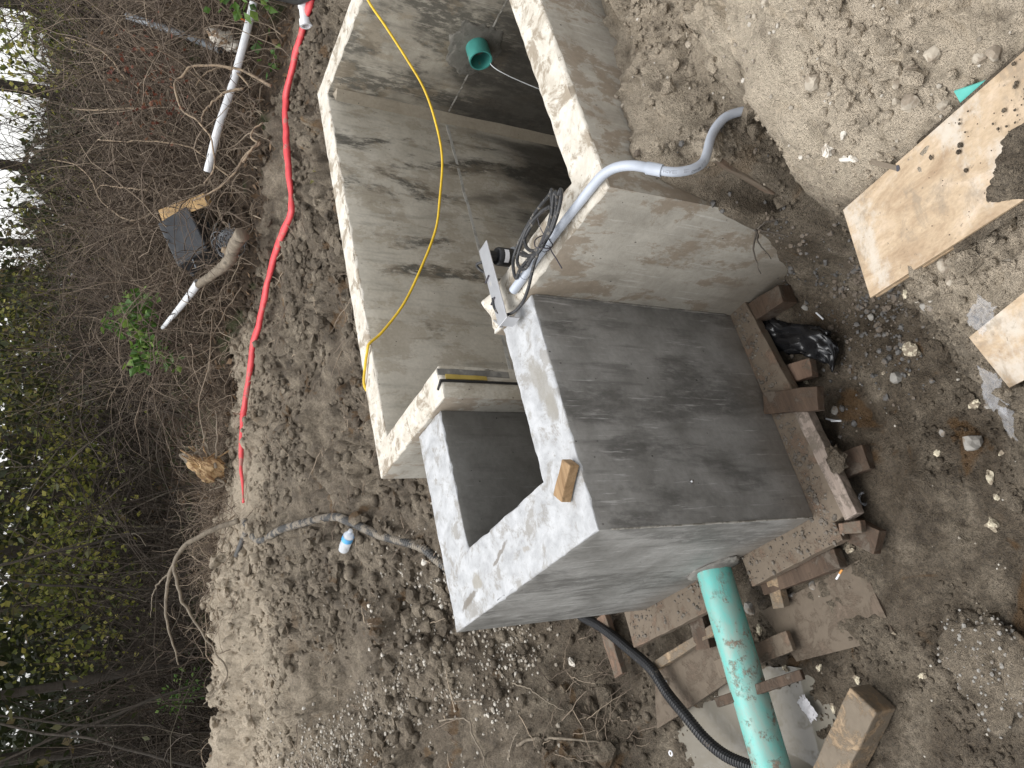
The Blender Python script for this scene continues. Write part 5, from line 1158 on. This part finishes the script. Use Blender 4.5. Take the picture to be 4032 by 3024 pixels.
V, F = scatter(np.stack([rs.uniform(-.11, -.005, 260), np.where(rs.rand(260) < .5, rs.uniform(-.07, .39, 260), rs.uniform(.66, 1.2, 260)), np.full(260, zt0+.001)], 1), .002+.010*rs.rand(260)**4, 1, .4, 33)
tag(obj('rubble', V, F, RUBBLE), 'grit and rubble on the left side planks', 'rubble', None, 'stuff')

# ---- roots in the left bank
def wig(pts, n, amp, seed):
    Q = resample(pts, n); t = np.arange(n)
    for k in range(3): Q[:, k] += amp*pnoise(t*.33+seed*7, np.full(n, k*5.), seed)
    return Q
for i, (nm_, r, lb) in enumerate([('root', .009, 'pale crooked root lying low on the left bank'), ('root2', .006, 'thin bent root across the left bank gravel'), ('root3', .005, 'fine straight root at the foot of the left bank'), ('root4', .005, 'short thin root near the frame edge on the left bank')]):
    Q = wig([(x, y, gz(x, y)+.02) for x, y, z in P[nm_]], 40, .008, i); V, F = tube(Q, np.linspace(r, r*.5, 40), 7); tag(obj('root', V, F, BARK, smooth=True), lb, 'root')
n = 160; b0 = np.stack([rs.uniform(-.5, .35, n), rs.uniform(1.45, 1.85, n), np.zeros(n)], 1); b0[:, 2] = hfull(b0[:, 0], b0[:, 1])-.01
d0 = np.stack([rs.normal(0, .5, n), -np.abs(rs.normal(.6, .4, n)), rs.normal(.35, .4, n)], 1); M = 9; ln = rs.uniform(.06, .22, n)
Q = b0[:, None]+d0[:, None]*np.linspace(0, 1, M)[None, :, None]*ln[:, None, None]; Q[..., 2] -= (np.linspace(0, 1, M)**2)[None]*ln[:, None]*.6; Q += np.cumsum(rs.normal(0, .004, Q.shape), 1)
V, F = tubes_batch(Q, np.broadcast_to(np.linspace(.0022, .0010, M), (n, M)), 4, 3); tag(obj('root_fibres', V, F, TWIG, attrs=dict(tint=np.repeat(rs.rand(n)*.9, M*4))), 'fine root fibres hanging from the cut left bank', 'roots', None, 'stuff')
n = 420; b0 = np.stack([rs.uniform(-1.0, 3.4, n), rs.uniform(1.6, 5.4, n), np.zeros(n)], 1); b0[:, 2] = hfull(b0[:, 0], b0[:, 1])+.006; a = rs.uniform(0, 6.28, n); ln = rs.uniform(.04, .22, n); M = 6
Q = b0[:, None]+np.stack([np.cos(a), np.sin(a), rs.normal(.15, .2, n)], 1)[:, None]*np.linspace(0, 1, M)[None, :, None]*ln[:, None, None]; Q += np.cumsum(rs.normal(0, .005, Q.shape), 1)
V, F = tubes_batch(Q, np.broadcast_to(np.linspace(.0035, .0015, M), (n, M)), 4, 4); tag(obj('twig_litter', V, F, TWIG, attrs=dict(tint=np.repeat(.3+.7*rs.rand(n), M*4))), 'broken twigs scattered over the far bank', 'twigs', None, 'stuff')


# ---- a broken stake in the hollow, a stick under the board, roots at the wall foot
V, F = along((.905, -.69, gz(.905, -.69)+.03), (.865, -.64, gz(.865, -.64)+.02), .045, .022, rough=.006, seed=41, nseg=6); tag(obj('broken_stake', V, F, WOOD_MUD), 'broken clay-smeared stake in the hollow by the wall corner', 'stake')
V, F = along((.455, -1.125, gz(.455, -1.125)+.012), (.395, -1.165, gz(.395, -1.165)+.015), .012, .008, rough=.002, seed=42, nseg=4); tag(obj('wood_stick', V, F, WOOD_TAN), 'small brown stick poking out from the board edge', 'stick')
for k, (dx, dy) in enumerate([(-.10, .02), (-.07, -.06), (-.12, .08), (-.03, -.10)]):
    p = np.array((.80, -.53, gz(.80, -.53)+.03)); Q_ = wig([p, p+np.array((dx*.5, dy*.5, .01)), p+np.array((dx, dy, -.03))], 20, .006, 70+k); V, F = tube(Q_, np.linspace(.004, .0015, 20), 6)
    tag(obj('root', V, F, BARK_DK, smooth=True), ['thin dark root pointing straight along the tank wall foot', 'thin dark root bending towards the plywood board', 'longest thin dark root over the tank wall face', 'shortest thin dark root at the tank wall corner'][k], 'root', 'roots at the wall corner')
# ================================================================== brush and woods beyond the dirt
rs = np.random.RandomState(77)
def canes(n, base, height, lean, seed, M=16, r=(.003, .007), wander=.05, droop=1.0):
    """arching canes: base (n,3); rises, bends over and wanders"""
    q = np.random.RandomState(seed); a = q.uniform(0, 2*math.pi, n); el = q.uniform(.5, 1.35, n)
    d = np.stack([np.cos(a)*np.cos(el), np.sin(a)*np.cos(el), np.sin(el)], 1)+lean
    L = height*q.uniform(.5, 1.35, n); st = L/(M-1); Q = np.empty((n, M, 3)); Q[:, 0] = base; drp = q.uniform(.2, 1., n)*droop
    turn = q.normal(0, wander, (n, 3))
    for k in range(1, M):
        d = d/np.linalg.norm(d, axis=1)[:, None]; Q[:, k] = Q[:, k-1]+d*st[:, None]
        d = d+turn+q.normal(0, wander*2.4, (n, 3)); d[:, 2] -= drp*1.6/M
    R = (q.uniform(r[0], r[1], n)[:, None])*np.linspace(1, .35, M)[None]
    return Q, R
def side_twigs(Q, n, seed, length, r=.0025, M=7):
    q = np.random.RandomState(seed); N, K, _ = Q.shape; i = q.randint(N, size=n); k = q.randint(2, K-1, size=n); p = Q[i, k]
    t = Q[i, k]-Q[i, k-1]; t /= np.linalg.norm(t, axis=1)[:, None]; d = t*.6+q.normal(0, .6, (n, 3)); L = length*q.uniform(.4, 1.3, n); P_ = np.empty((n, M, 3)); P_[:, 0] = p
    for m in range(1, M):
        d = d/np.linalg.norm(d, axis=1)[:, None]; P_[:, m] = P_[:, m-1]+d*(L/(M-1))[:, None]; d = d+q.normal(0, .22, (n, 3)); d[:, 2] -= .06
    return P_, (r*q.uniform(.6, 1.2, n))[:, None]*np.linspace(1, .5, M)[None]
def cane_obj(name, sets, mat, seed, label, cat, lo=0., hi=1.):
    Vs, Fs, Ts, o_ = [], [], [], 0; q = np.random.RandomState(seed)
    for Q, R in sets:
        V, F = tubes_batch(Q, R, 3, seed); Vs.append(V); Fs.append(F+o_); o_ += len(V); Ts.append(np.repeat(lo+(hi-lo)*q.rand(len(Q))**1.2, Q.shape[1]*3))
    o = obj(name, np.concatenate(Vs), np.concatenate(Fs), mat, origin=(0, 0, 0), smooth=True, attrs=dict(tint=np.concatenate(Ts)))
    return tag(o, label, cat, None, 'stuff')
def polar(yaw, r): return CAM[0]+r*np.sin(np.radians(yaw)), CAM[1]+r*np.cos(np.radians(yaw))
# brown bramble thicket on the bank behind the red hose
n = 2300; yaw = rs.uniform(31, 64, n); r = rs.uniform(6.9, 10.8, n); bx_, by_ = polar(yaw, r)
base = np.stack([bx_, by_, hfull(bx_, by_)-.02], 1)
k = ((bx_-3.4)*.8+(by_-3.1)*.6 > 1.0) & (r < 10.8); base = base[k]; n = len(base)
Q, R = canes(n, base, 1.3, np.array((-.1, -.1, 0)), 5, r=(.003, .0085), wander=.06)
S, SR = side_twigs(Q, 7500, 6, .40, .0024, 5)
cane_obj('bramble_thicket', [(Q, R), (S, SR)], TWIG, 7, 'dense brown leafless bramble thicket behind the red hose', 'brambles', 0, .85)
n = 520; yaw = rs.uniform(30, 62, n); r = rs.uniform(6.3, 8.0, n); bx_, by_ = polar(yaw, r); k = (bx_-3.4)*.8+(by_-3.1)*.6; k = (k > .62) & (k < 1.6); bx_, by_ = bx_[k], by_[k]; n = len(bx_); base = np.stack([bx_, by_, hfull(bx_, by_)], 1)
Q, R = canes(n, base, .6, np.array((.1, .1, -.1)), 8, r=(.003, .008), wander=.10); S, SR = side_twigs(Q, 900, 9, .22, .002)
cane_obj('dead_canes', [(Q, R), (S, SR)], TWIG, 10, 'pale dead canes in front of the thicket', 'canes', .5, 1.)
# root and brush heap at the crest by the stump
n = 420; x = rs.normal(2.3, .55, n); y = rs.normal(5.2, .28, n)-.18*(x-2.3); base = np.stack([x, y, hfull(x, y)], 1)
Q, R = canes(n, base, .45, np.array((-.2, -.1, 0)), 11, M=12, r=(.002, .006), wander=.12); S, SR = side_twigs(Q, 1400, 12, .18, .002)
cane_obj('brush_heap', [(Q, R), (S, SR)], TWIG, 13, 'heap of torn twigs and roots around the split stump', 'brush', .2, 1.)
# single canes and branches one can follow with the eye
def branch(name, paths, rads, mat, label, cat='branch', seed=0):
    e = None; segs = []
    for (p, (r0, r1)) in zip(paths, rads): q_ = wig(p, 46, .012, seed+len(segs)); segs.append(tube(q_, np.linspace(r0, r1, 46), 8))
    V, F = join(*segs); return tag(obj(name, V, F, mat, smooth=True), label, cat)
branch('bent_branch', [P['bigbranch'], P['bigbranch2'], P['bigbranch3']], [(.022, .005), (.013, .003), (.008, .002)], BARK, 'bent bare branch arching over the crest of the far bank', seed=3)
PALE_CANE = simple('pale_cane', (.30, .225, .15), .8, (.16, .12, .085), 30., .5, .2)
CL = {'cane1': 'straight pale cane rising from the hose towards the tan post', 'cane2': 'long looping pale cane above the white pipe', 'cane3': 'forked pale stick beside the red hose', 'cane4': 'pale cane curving behind the middle of the white pipe', 'cane5': 'pale cane curving over the upper white pipe', 'cane6': 'short pinkish cane arching high in the thicket', 'cane7': 'long horizontal cane in the middle of the thicket', 'cane8': 'straight cane near the top of the thicket', 'cane9': 'zigzag cane behind the tan post', 'cane10': 'thin grey cane high behind the grey pipe'}
for k, (nm_, lb) in enumerate(CL.items()):
    Q_ = wig(P[nm_], 40, .010, k+20); V, F = tube(Q_, np.linspace(.0095, .005, 40)*(1.15 if k < 4 else .9), 7); tag(obj('bramble_cane', V, F, PALE_CANE, smooth=True), lb, 'cane', 'canes standing out of the thicket')

# ---- litter among the brush
wp = resample(P['wpipe'], 20); V, F = pipe(wp, .030, .026, 16); tag(obj('white_pipe', V, F, WHITEPL, smooth=True, sharp=40), 'long white plastic pipe lying across the brush', 'pipe')
wp = resample(P['wpipe2'], 20); V, F = pipe(wp, np.linspace(.018, .034, 20), np.linspace(.015, .03, 20), 14); tag(obj('white_pipe', V, F, WHITEPL, smooth=True, sharp=40), 'short white pipe end beyond the fallen limb', 'pipe')
V, F = pipe(resample([(6.25, 3.42, .865), (5.75, 3.08, .54), (5.22, 2.74, .26)], 10), .030, .026, 14); tag(obj('grey_pipe', V, F, GREYPIPE, smooth=True, sharp=40), 'straight grey pipe leaning in the thicket', 'pipe')
lg = empty('fallen_limb', P['log'][3]); tag(lg, 'crooked fallen limb with a broken stub beside the red hose', 'limb')
Q_ = wig(P['log'], 60, .012, 40); V, F = tube(Q_, np.linspace(.030, .055, 60)*(1+.15*pnoise(np.arange(60)*.3, np.zeros(60), 2.)), 12); V = V+.006*pnoise(V[:, 0]*30, V[:, 1]*30, V[:, 2]*30)[:, None]; obj('limb', V, F, BARK, lg, smooth=True)
V, F = tube(resample(P['logstub'], 10), np.linspace(.04, .022, 10), 10); obj('broken_stub', V, F, WOOD_TAN, lg, smooth=True)
a, b = np.array(P['cardpost'][0]), np.array(P['cardpost'][2]); V, F = along(a, b, .105, .06, bev=.006, rough=.004, roll=.5, nseg=10); tag(obj('tan_post', V, F, CARD), 'tan square post end poking from the thicket', 'post')
# black crate-like bin, tipped on its side
bn = empty('black_bin', (4.15, 3.9, .2)); tag(bn, 'tipped black plastic bin half hidden in the thicket', 'bin')
c0 = np.array((4.18, 3.90, .36)); ux = np.array((-.60, .05, -.22)); ux /= np.linalg.norm(ux); uz = np.array((-.2, -.62, .55)); uz = -(uz-ux*(uz@ux)); uz /= np.linalg.norm(uz); uy = np.cross(uz, ux)
Mx = np.stack([ux, uy, uz])
def loc(V, F): return np.asarray(V)@Mx+c0, F
BINM = simple('dark_bin_plastic', (.045, .048, .053), .45, (.1, .09, .08), 10., .6, .2)
for nm_, c, s in (('bin_side', (0, .14, 0), (.42, .012, .24)), ('bin_side', (0, -.14, 0), (.42, .012, .24)), ('bin_base', (0, 0, -.12), (.42, .28, .012)), ('bin_end', (.21, 0, 0), (.012, .28, .24)), ('bin_end', (-.21, 0, 0), (.012, .28, .24)), ('bin_rim', (0, .155, .125), (.46, .03, .015)), ('bin_rim', (0, -.155, .125), (.46, .03, .015))):
    obj(nm_, *loc(*rbox(c, s, bev=.004)), BINM, bn)
V, F = tube(resample([(4.40, 3.93, .52), (4.22, 3.85, .47), (4.05, 3.83, .40), (3.88, 3.88, .33)], 20), .008, 6); tag(obj('bent_strip', V, F, GREYPIPE, smooth=True), 'bent grey strip lying over the black bin', 'strip')
n = 60; c = np.array((3.86, 3.47, .14)); d = rs.normal(size=(n, 3)); d /= np.linalg.norm(d, axis=1)[:, None]; M = 12; ph = rs.uniform(0, 6.28, (n, 1)); th = np.linspace(0, 4.5, M)[None]+ph; e1 = np.cross(d, rs.normal(size=(n, 3))); e1 /= np.linalg.norm(e1, axis=1)[:, None]; e2 = np.cross(d, e1)
Q = c+rs.normal(0, .03, (n, 1, 3))+rs.uniform(.04, .11, (n, 1, 1))*(np.cos(th)[..., None]*e1[:, None]+np.sin(th)[..., None]*e2[:, None]); V, F = tubes_batch(Q, np.full((n, M), .0018), 3, 2)
tag(obj('wire_tangle', V, F, GREYPIPE), 'ball of tangled grey wire beside the fallen limb', 'wire')
# split stump
st = empty('split_stump', (2.40, 4.62, .05)); tag(st, 'torn orange-brown tree stump lying at the crest', 'stump')
c0 = np.array((2.415, 4.625, .205)); u1 = np.array((.05, -.06, .13)); u1 /= np.linalg.norm(u1)
V, F = lump((0, 0, 0), (.15, .105, .10), 4, .55, 1.5, 12, .5); V = V+np.stack([.05*pnoise(V[:, 1]*28, V[:, 2]*28, 3.)*(np.abs(V[:, 0]) > .07)*np.sign(V[:, 0]), np.zeros(len(V)), np.zeros(len(V))], 1)
V[:, 1:] *= (1+.22*pnoise(V[:, 1]*30, V[:, 2]*30, V[:, 0]*3))[:, None]
def stump_part(nm__, V_, F_, mat_):
    me_ = mesh_from(nm__, V_, F_, mat_); o_ = bpy.data.objects.new(nm__, me_); COL.objects.link(o_); o_.parent = st
    o_.location = c0-np.array(st.location); o_.rotation_euler = Vector(u1).to_track_quat('X', 'Z').to_euler(); return o_
stump_part('trunk_piece', V, F, ROTWOOD)
V, F = lump((.0, .07, .02), (.17, .05, .09), 4, .4, 1.6, 14); stump_part('bark_shell', V, F, BARK)
for k in range(22):
    x0 = rs.choice((-1, 1))*rs.uniform(.06, .12); p = np.array((x0, rs.normal(0, .055), rs.normal(0, .055))); q_ = p+np.array((np.sign(x0)*rs.uniform(.04, .10), rs.normal(0, .015), rs.normal(0, .015))); V, F = along(p, q_, rs.uniform(.008, .022), .007, rough=.003, seed=k, nseg=4); stump_part('splinter', V, F, ROTWOOD if k % 3 else WOOD_TAN)
for k in range(11):
    p = c0+np.array((rs.normal(.02, .07), rs.normal(-.05, .07), rs.normal(-.02, .06))); q_ = p+np.array((rs.normal(.03, .06), rs.normal(-.06, .05), rs.normal(.0, .08))); V, F = along(p, q_, .014, .009, rough=.003, seed=k, nseg=4); obj('splinter', V, F, ROTWOOD if k % 2 else WOOD_TAN, st)
for k in range(7):
    p = c0+np.array((rs.normal(.0, .06), rs.normal(0, .06), -.06)); q_ = p+np.array((rs.normal(0, .25), rs.normal(-.05, .15), rs.uniform(-.15, .2))); V, F = tube(wig([p, (p+q_)/2+rs.normal(0, .04, 3), q_], 24, .012, k), np.linspace(.014, .004, 24), 7); obj('root_end', V, F, BARK, st, smooth=True)
# by the tank's far corner: pvc fitting and a black strap, cloths, orange tag
pf = empty('pvc_fitting', P['pvcfit'][0]); tag(pf, 'dirty white threaded pvc fitting beside the red hose', 'fitting')
a, b = np.array(P['pvcfit'][0])+(0, 0, .07), np.array(P['pvcfit'][1])+(0, 0, .06); d = b-a
obj('barrel', *pipe([a+d*t for t in np.linspace(0, 1, 8)], .036, .029, 18), WHITEPL, pf, smooth=True, sharp=40); obj('socket', *pipe([a+d*t for t in np.linspace(.68, 1.0, 4)], .044, .0365, 18), WHITEPL, pf, smooth=True, sharp=40); obj('collar', *pipe([a+d*t for t in np.linspace(.0, .12, 3)], .042, .0365, 18), WHITEPL, pf, smooth=True, sharp=40)
V, F = tube(resample([(x, y, gz(x, y)+.10) for x, y, z in P['pvcblack']], 30), .020, 10); tag(obj('black_pipe', V, F, BLACKHOSE, smooth=True), 'black hose crossing over the red hose at the frame edge', 'hose')
for k, (x, y, z) in enumerate(P['gloves']):
    V, F = lump((x, y, z), (.085, .06, .10) if k == 0 else (.05, .045, .05), 3, .5, 1.6, 60+k); tag(obj('muddy_cloth', V, F, CLOTH, smooth=True), ['crumpled muddy cloth behind the white pipe', 'smaller muddy rag tucked against the white pipe'][k], 'cloth')
x, y, z = P['orange'][0]; V, F = rbox((x, y, z), (.05, .02, .07), bev=.004, rz=.6, ry=.3); tag(obj('orange_tag', V, F, ORANGE), 'small orange plastic tag behind the white pipe', 'tag')

# ---- trees and undergrowth
def blob_points(c, rad, n, q, clumps=14, spread=.34):
    cc = q.normal(size=(clumps, 3)); cc /= np.linalg.norm(cc, axis=1)[:, None]; cc = cc*(q.rand(clumps, 1)**.45)*np.array(rad)
    k = q.randint(clumps, size=n); return np.array(c)+cc[k]+q.normal(size=(n, 3))*np.array(rad)*spread
def tree(name, yaw, r, h, rad, n, mat, label, cat, group, seed, trunk_r=.07, lean=(0, 0), leaf=(.05, .11), crown_z=.62, clumps=16, limbs=7, trunk_mat=None):
    q = np.random.RandomState(seed); x, y = polar(yaw, r); z = gz(x, y)-.05; e = empty(name, (x, y, z)); tag(e, label, cat, group)
    top = np.array((x+lean[0]*h, y+lean[1]*h, z+h)); pts = wig([(x, y, z), (x+lean[0]*h*.4+q.normal(0, .1), y+lean[1]*h*.4+q.normal(0, .1), z+h*.45), tuple(top)], 26, .05, seed % 50)
    V, F = tube(pts, np.linspace(trunk_r, trunk_r*.25, 26), 9); obj('trunk', V, F, trunk_mat or BARK, e, smooth=True)
    segs = []
    for k in range(limbs):
        i = q.randint(9, 24); p = pts[i]; d = q.normal(size=3); d[2] = abs(d[2])*.5+.25; d /= np.linalg.norm(d); L = rad[0]*q.uniform(.6, 1.1)
        segs.append(tube(wig([p, p+d*L*.5+q.normal(0, .05, 3), p+d*L+np.array((0, 0, L*.15))], 14, .05, seed % 50+k), np.linspace(trunk_r*.4, trunk_r*.08, 14), 6))
    if segs: V, F = join(*segs); obj('limbs', V, F, trunk_mat or BARK, e, smooth=True)
    C = blob_points((top[0], top[1], z+h*crown_z), rad, n, q, clumps); C = C[C[:, 2] > z+.15]
    V, F, T = leaves(C, q.uniform(leaf[0], leaf[1], len(C)), seed, up=.8, flat=True); obj('crown', V, F, mat, e, attrs=dict(tint=T)); return e
# tall trees: trunks in view, crowns mostly above the frame
TT = [(4, 13, 9), (9, 15.5, 10), (13.5, 11.6, 8), (17, 17, 11), (20.5, 13.5, 9), (24, 19, 11), (28, 14.5, 9.5), (31.5, 18, 11), (35, 21, 12), (39, 15.5, 9), (43, 20, 11), (47.5, 17, 10), (52, 14.5, 9), (56, 19, 10), (60.5, 15, 9), (-1, 17, 10), (65, 18, 10)]
ORD = ['first', 'second', 'third', 'fourth', 'fifth', 'sixth', 'seventh', 'eighth', 'ninth', 'tenth', 'eleventh', 'twelfth', 'thirteenth', 'fourteenth', 'fifteenth', 'sixteenth', 'seventeenth']
rank = np.argsort(np.argsort([t[0] for t in TT]))
for k, (yw, r, h) in enumerate(TT):
    q = np.random.RandomState(k+400)
    tree('woodland_tree', yw, r, h, (2.3, 2.3, 2.6), 7500 if yw < 32 else 4200, LEAF_MIX, f'slender leafy woodland tree, {ORD[rank[k]]} from the bottom of the picture', 'tree', 'trees in the dark woods', 500+k, q.uniform(.06, .13), (q.normal(0, .05), q.normal(0, .05)), (.07, .15), .62, 26, 9, BARK_DK)
# leaning thin poles at the dark left
for k, (yw, r, h, ln) in enumerate([(9, 10.5, 5, (.25, .1)), (12.5, 9.6, 4, (-.3, .05)), (17.5, 10.8, 5, (.18, -.1)), (6, 9.2, 4.5, (.35, .1)), (22, 10.2, 4.5, (-.15, .1))]):
    tree('leaning_sapling', yw, r, h, (.8, .8, 1.0), 260, LEAF_MIX, ['thin leaning sapling crossing the dark woods', 'thin sapling tilted left low in the dark woods', 'slim sapling before the middle trees', 'slanted pole sapling nearest the left bank crest', 'slim sapling left of the yellow shrubs'][k], 'sapling', None, 600+k, .017, ln, (.06, .11), .8, 8, 4, BARK_DK)
# understorey shrubs; yellow-green in the middle, duller elsewhere
SH = [(17.5, 12.2, 1.9, 800, LEAF_YEL), (21.5, 11.6, 1.7, 900, LEAF_YEL), (25.5, 12.8, 2.0, 900, LEAF_YEL), (20, 13.5, 1.9, 800, LEAF_MIX), (28.5, 13.5, 2.2, 1000, LEAF_MIX), (31, 11.8, 1.6, 800, LEAF_MIX), (33.5, 13, 2.0, 1000, LEAF_YEL), (37, 12.0, 1.9, 900, LEAF_MIX), (41, 13.8, 1.3, 500, LEAF_YEL), (46, 12.8, 1.2, 500, LEAF_MIX), (51, 12.2, 1.9, 900, LEAF_YEL), (56, 12.5, 2.0, 1000, LEAF_MIX), (60, 11.2, 1.8, 800, LEAF_YEL)]
for k, (yw, r, h, nl, mt) in enumerate(SH):
    yl = mt is LEAF_YEL
    tree('understorey_shrub', yw, r, h, (.85, .85, .75), nl, mt, (f'yellow-green undergrowth shrub, {ORD[sum(1 for q_ in SH if q_[4] is mt and q_[0] < yw)]} of its colour from the bottom of the picture' if yl else f'dull green undergrowth shrub, {ORD[sum(1 for q_ in SH if q_[4] is mt and q_[0] < yw)]} of its colour from the bottom of the picture'), 'shrub', 'yellow-green undergrowth shrubs' if yl else 'dull green undergrowth shrubs', 700+k, .02, (0, 0), (.05, .10), .75, 12, 6)
# fresh green sapling by the short white pipe
sg = empty('green_sapling', (3.75, 4.75, .3)); tag(sg, 'fresh green leafy sprig in front of the dark woods', 'plant')
q = np.random.RandomState(9); stem = [tube(wig([(3.80, 4.72, gz(3.80, 4.72)), (3.80, 4.74, .4), p], 16, .01, k), np.linspace(.007, .003, 16), 6) for k, p in enumerate(P['sapling'])]
V, F = join(*stem); obj('stem', V, F, BARK, sg, smooth=True)
C = np.concatenate([np.array(p)+q.normal(0, .055, (22, 3)) for p in P['sapling']]); V, F, T = leaves(C, q.uniform(.05, .12, len(C)), 4, .6); obj('foliage', V, F, LEAF_GRN, sg, attrs=dict(tint=T))
def weed(name, pts, nl, spread, size, mat, label, seed):
    q = np.random.RandomState(seed); c = np.mean(pts, 0); e = empty(name, (c[0], c[1], gz(c[0], c[1]))); tag(e, label, 'plant')
    C = np.concatenate([np.array(p)+q.normal(0, spread, (nl, 3)) for p in pts]); V, F, T = leaves(C, q.uniform(size*.6, size*1.3, len(C)), seed, 1.2); obj('foliage', V, F, mat, e, attrs=dict(tint=T))
    segs = [tube(wig([(c[0], c[1], gz(c[0], c[1])-.02), (np.array(p)+c)/2, p], 10, .01, seed), np.linspace(.005, .002, 10), 5) for p in pts]; V, F = join(*segs); obj('stem', V, F, BARK, e, smooth=True)
weed('ground_ivy', [(x, y, gz(x, y)+.05) for x, y, z in P['leafclump']], 10, .06, .09, LEAF_GRN, 'small dark green weed between hose and white pipe', 31)
weed('leafy_weed', [(4.95, 2.05, .22), (5.0, 1.95, .26), (4.9, 2.0, .3)], 16, .07, .08, LEAF_GRN, 'green weed over the upper end of the white pipe', 32)
weed('low_weed', P['greenlow'], 26, .07, .06, LEAF_GRN, 'bright green low weed on the dark ground past the crest', 33)
C = blob_points((4.85, 3.0, .75), (.35, .4, .35), 170, np.random.RandomState(12), 10); V, F, T = leaves(C, np.random.RandomState(13).uniform(.02, .05, len(C)), 14); tag(obj('dead_leaves', V, F, LEAF_RED, attrs=dict(tint=T)), 'rust red dead leaves caught in the thicket', 'leaves', None, 'stuff')
# carpets and far masses nobody could count
n = 9000; yaw = rs.uniform(-4, 66, n); r = 6.3+8*rs.rand(n)**1.4; x, y = polar(yaw, r); k = (zone(x, y, hbase(x, y))[1] > .3); x, y = x[k], y[k]; C = np.stack([x, y, hfull(x, y)+.012], 1)
V, F, T = leaves(C, rs.uniform(.03, .08, len(C)), 15, 2.5, droop=0.); tag(obj('leaf_litter', V, F, LEAF_DRY, origin=(0, 0, 0), attrs=dict(tint=T)), 'brown leaf litter under the brush and trees', 'leaf litter', None, 'stuff')
n = 5000; yaw = rs.uniform(-2, 34, n); r = rs.uniform(8.2, 13, n); x, y = polar(yaw, r); k = pnoise(x*.9, y*.9, 71.) > .05; x, y = x[k], y[k]; C = np.stack([x, y, hfull(x, y)+.03], 1)
V, F, T = leaves(C, rs.uniform(.03, .07, len(C)), 16, 2.0); tag(obj('ground_cover', V, F, LEAF_MIX, origin=(0, 0, 0), attrs=dict(tint=T*.6)), 'patches of low green ground cover in the woods', 'ground cover', None, 'stuff')
n = 2600; yaw = -2+68*rs.rand(n)**1.5; r = rs.uniform(9.0, 17, n); x, y = polar(yaw, r); base = np.stack([x, y, hfull(x, y)], 1)
Q, R = canes(n, base, 2.0, np.array((0, 0, .2)), 17, M=10, r=(.004, .011), wander=.05); S, SR = side_twigs(Q, 5200, 18, .6, .0035, 5)
cane_obj('woods_undergrowth', [(Q, R), (S, SR)], TWIG_DK, 19, 'tangle of dark bare stems in the woods', 'undergrowth')
n = 90000; yaw = rs.uniform(-8, 72, n); r = rs.uniform(19, 32, n); x, y = polar(yaw, r); hh = np.where(rs.rand(n) < .72, 5.2*rs.rand(n), 5+8*rs.rand(n)); za = np.maximum(hbase(x, y), -1.5)+hh; gap = (yaw > 37) & (yaw < 56)
k = fbm(yaw*.22, hh*.55, 3., 3) > -.9+.75*(za > 1.9)+1.0*((za > 1.4) & (za < 6) & gap); x, y, hh = x[k], y[k], hh[k]
C = np.stack([x, y, np.maximum(hbase(x, y), -1.5)+hh], 1); V, F, T = leaves(C, rs.uniform(.14, .34, len(C)), 20, .4, True); ya_ = np.degrees(np.arctan2(V[:, 0]-CAM[0], V[:, 1]-CAM[1])); T = T*np.where(ya_ < 17, .25, .8)  # low-yaw leaves tinted darker: deep woodland shade painted into their colour
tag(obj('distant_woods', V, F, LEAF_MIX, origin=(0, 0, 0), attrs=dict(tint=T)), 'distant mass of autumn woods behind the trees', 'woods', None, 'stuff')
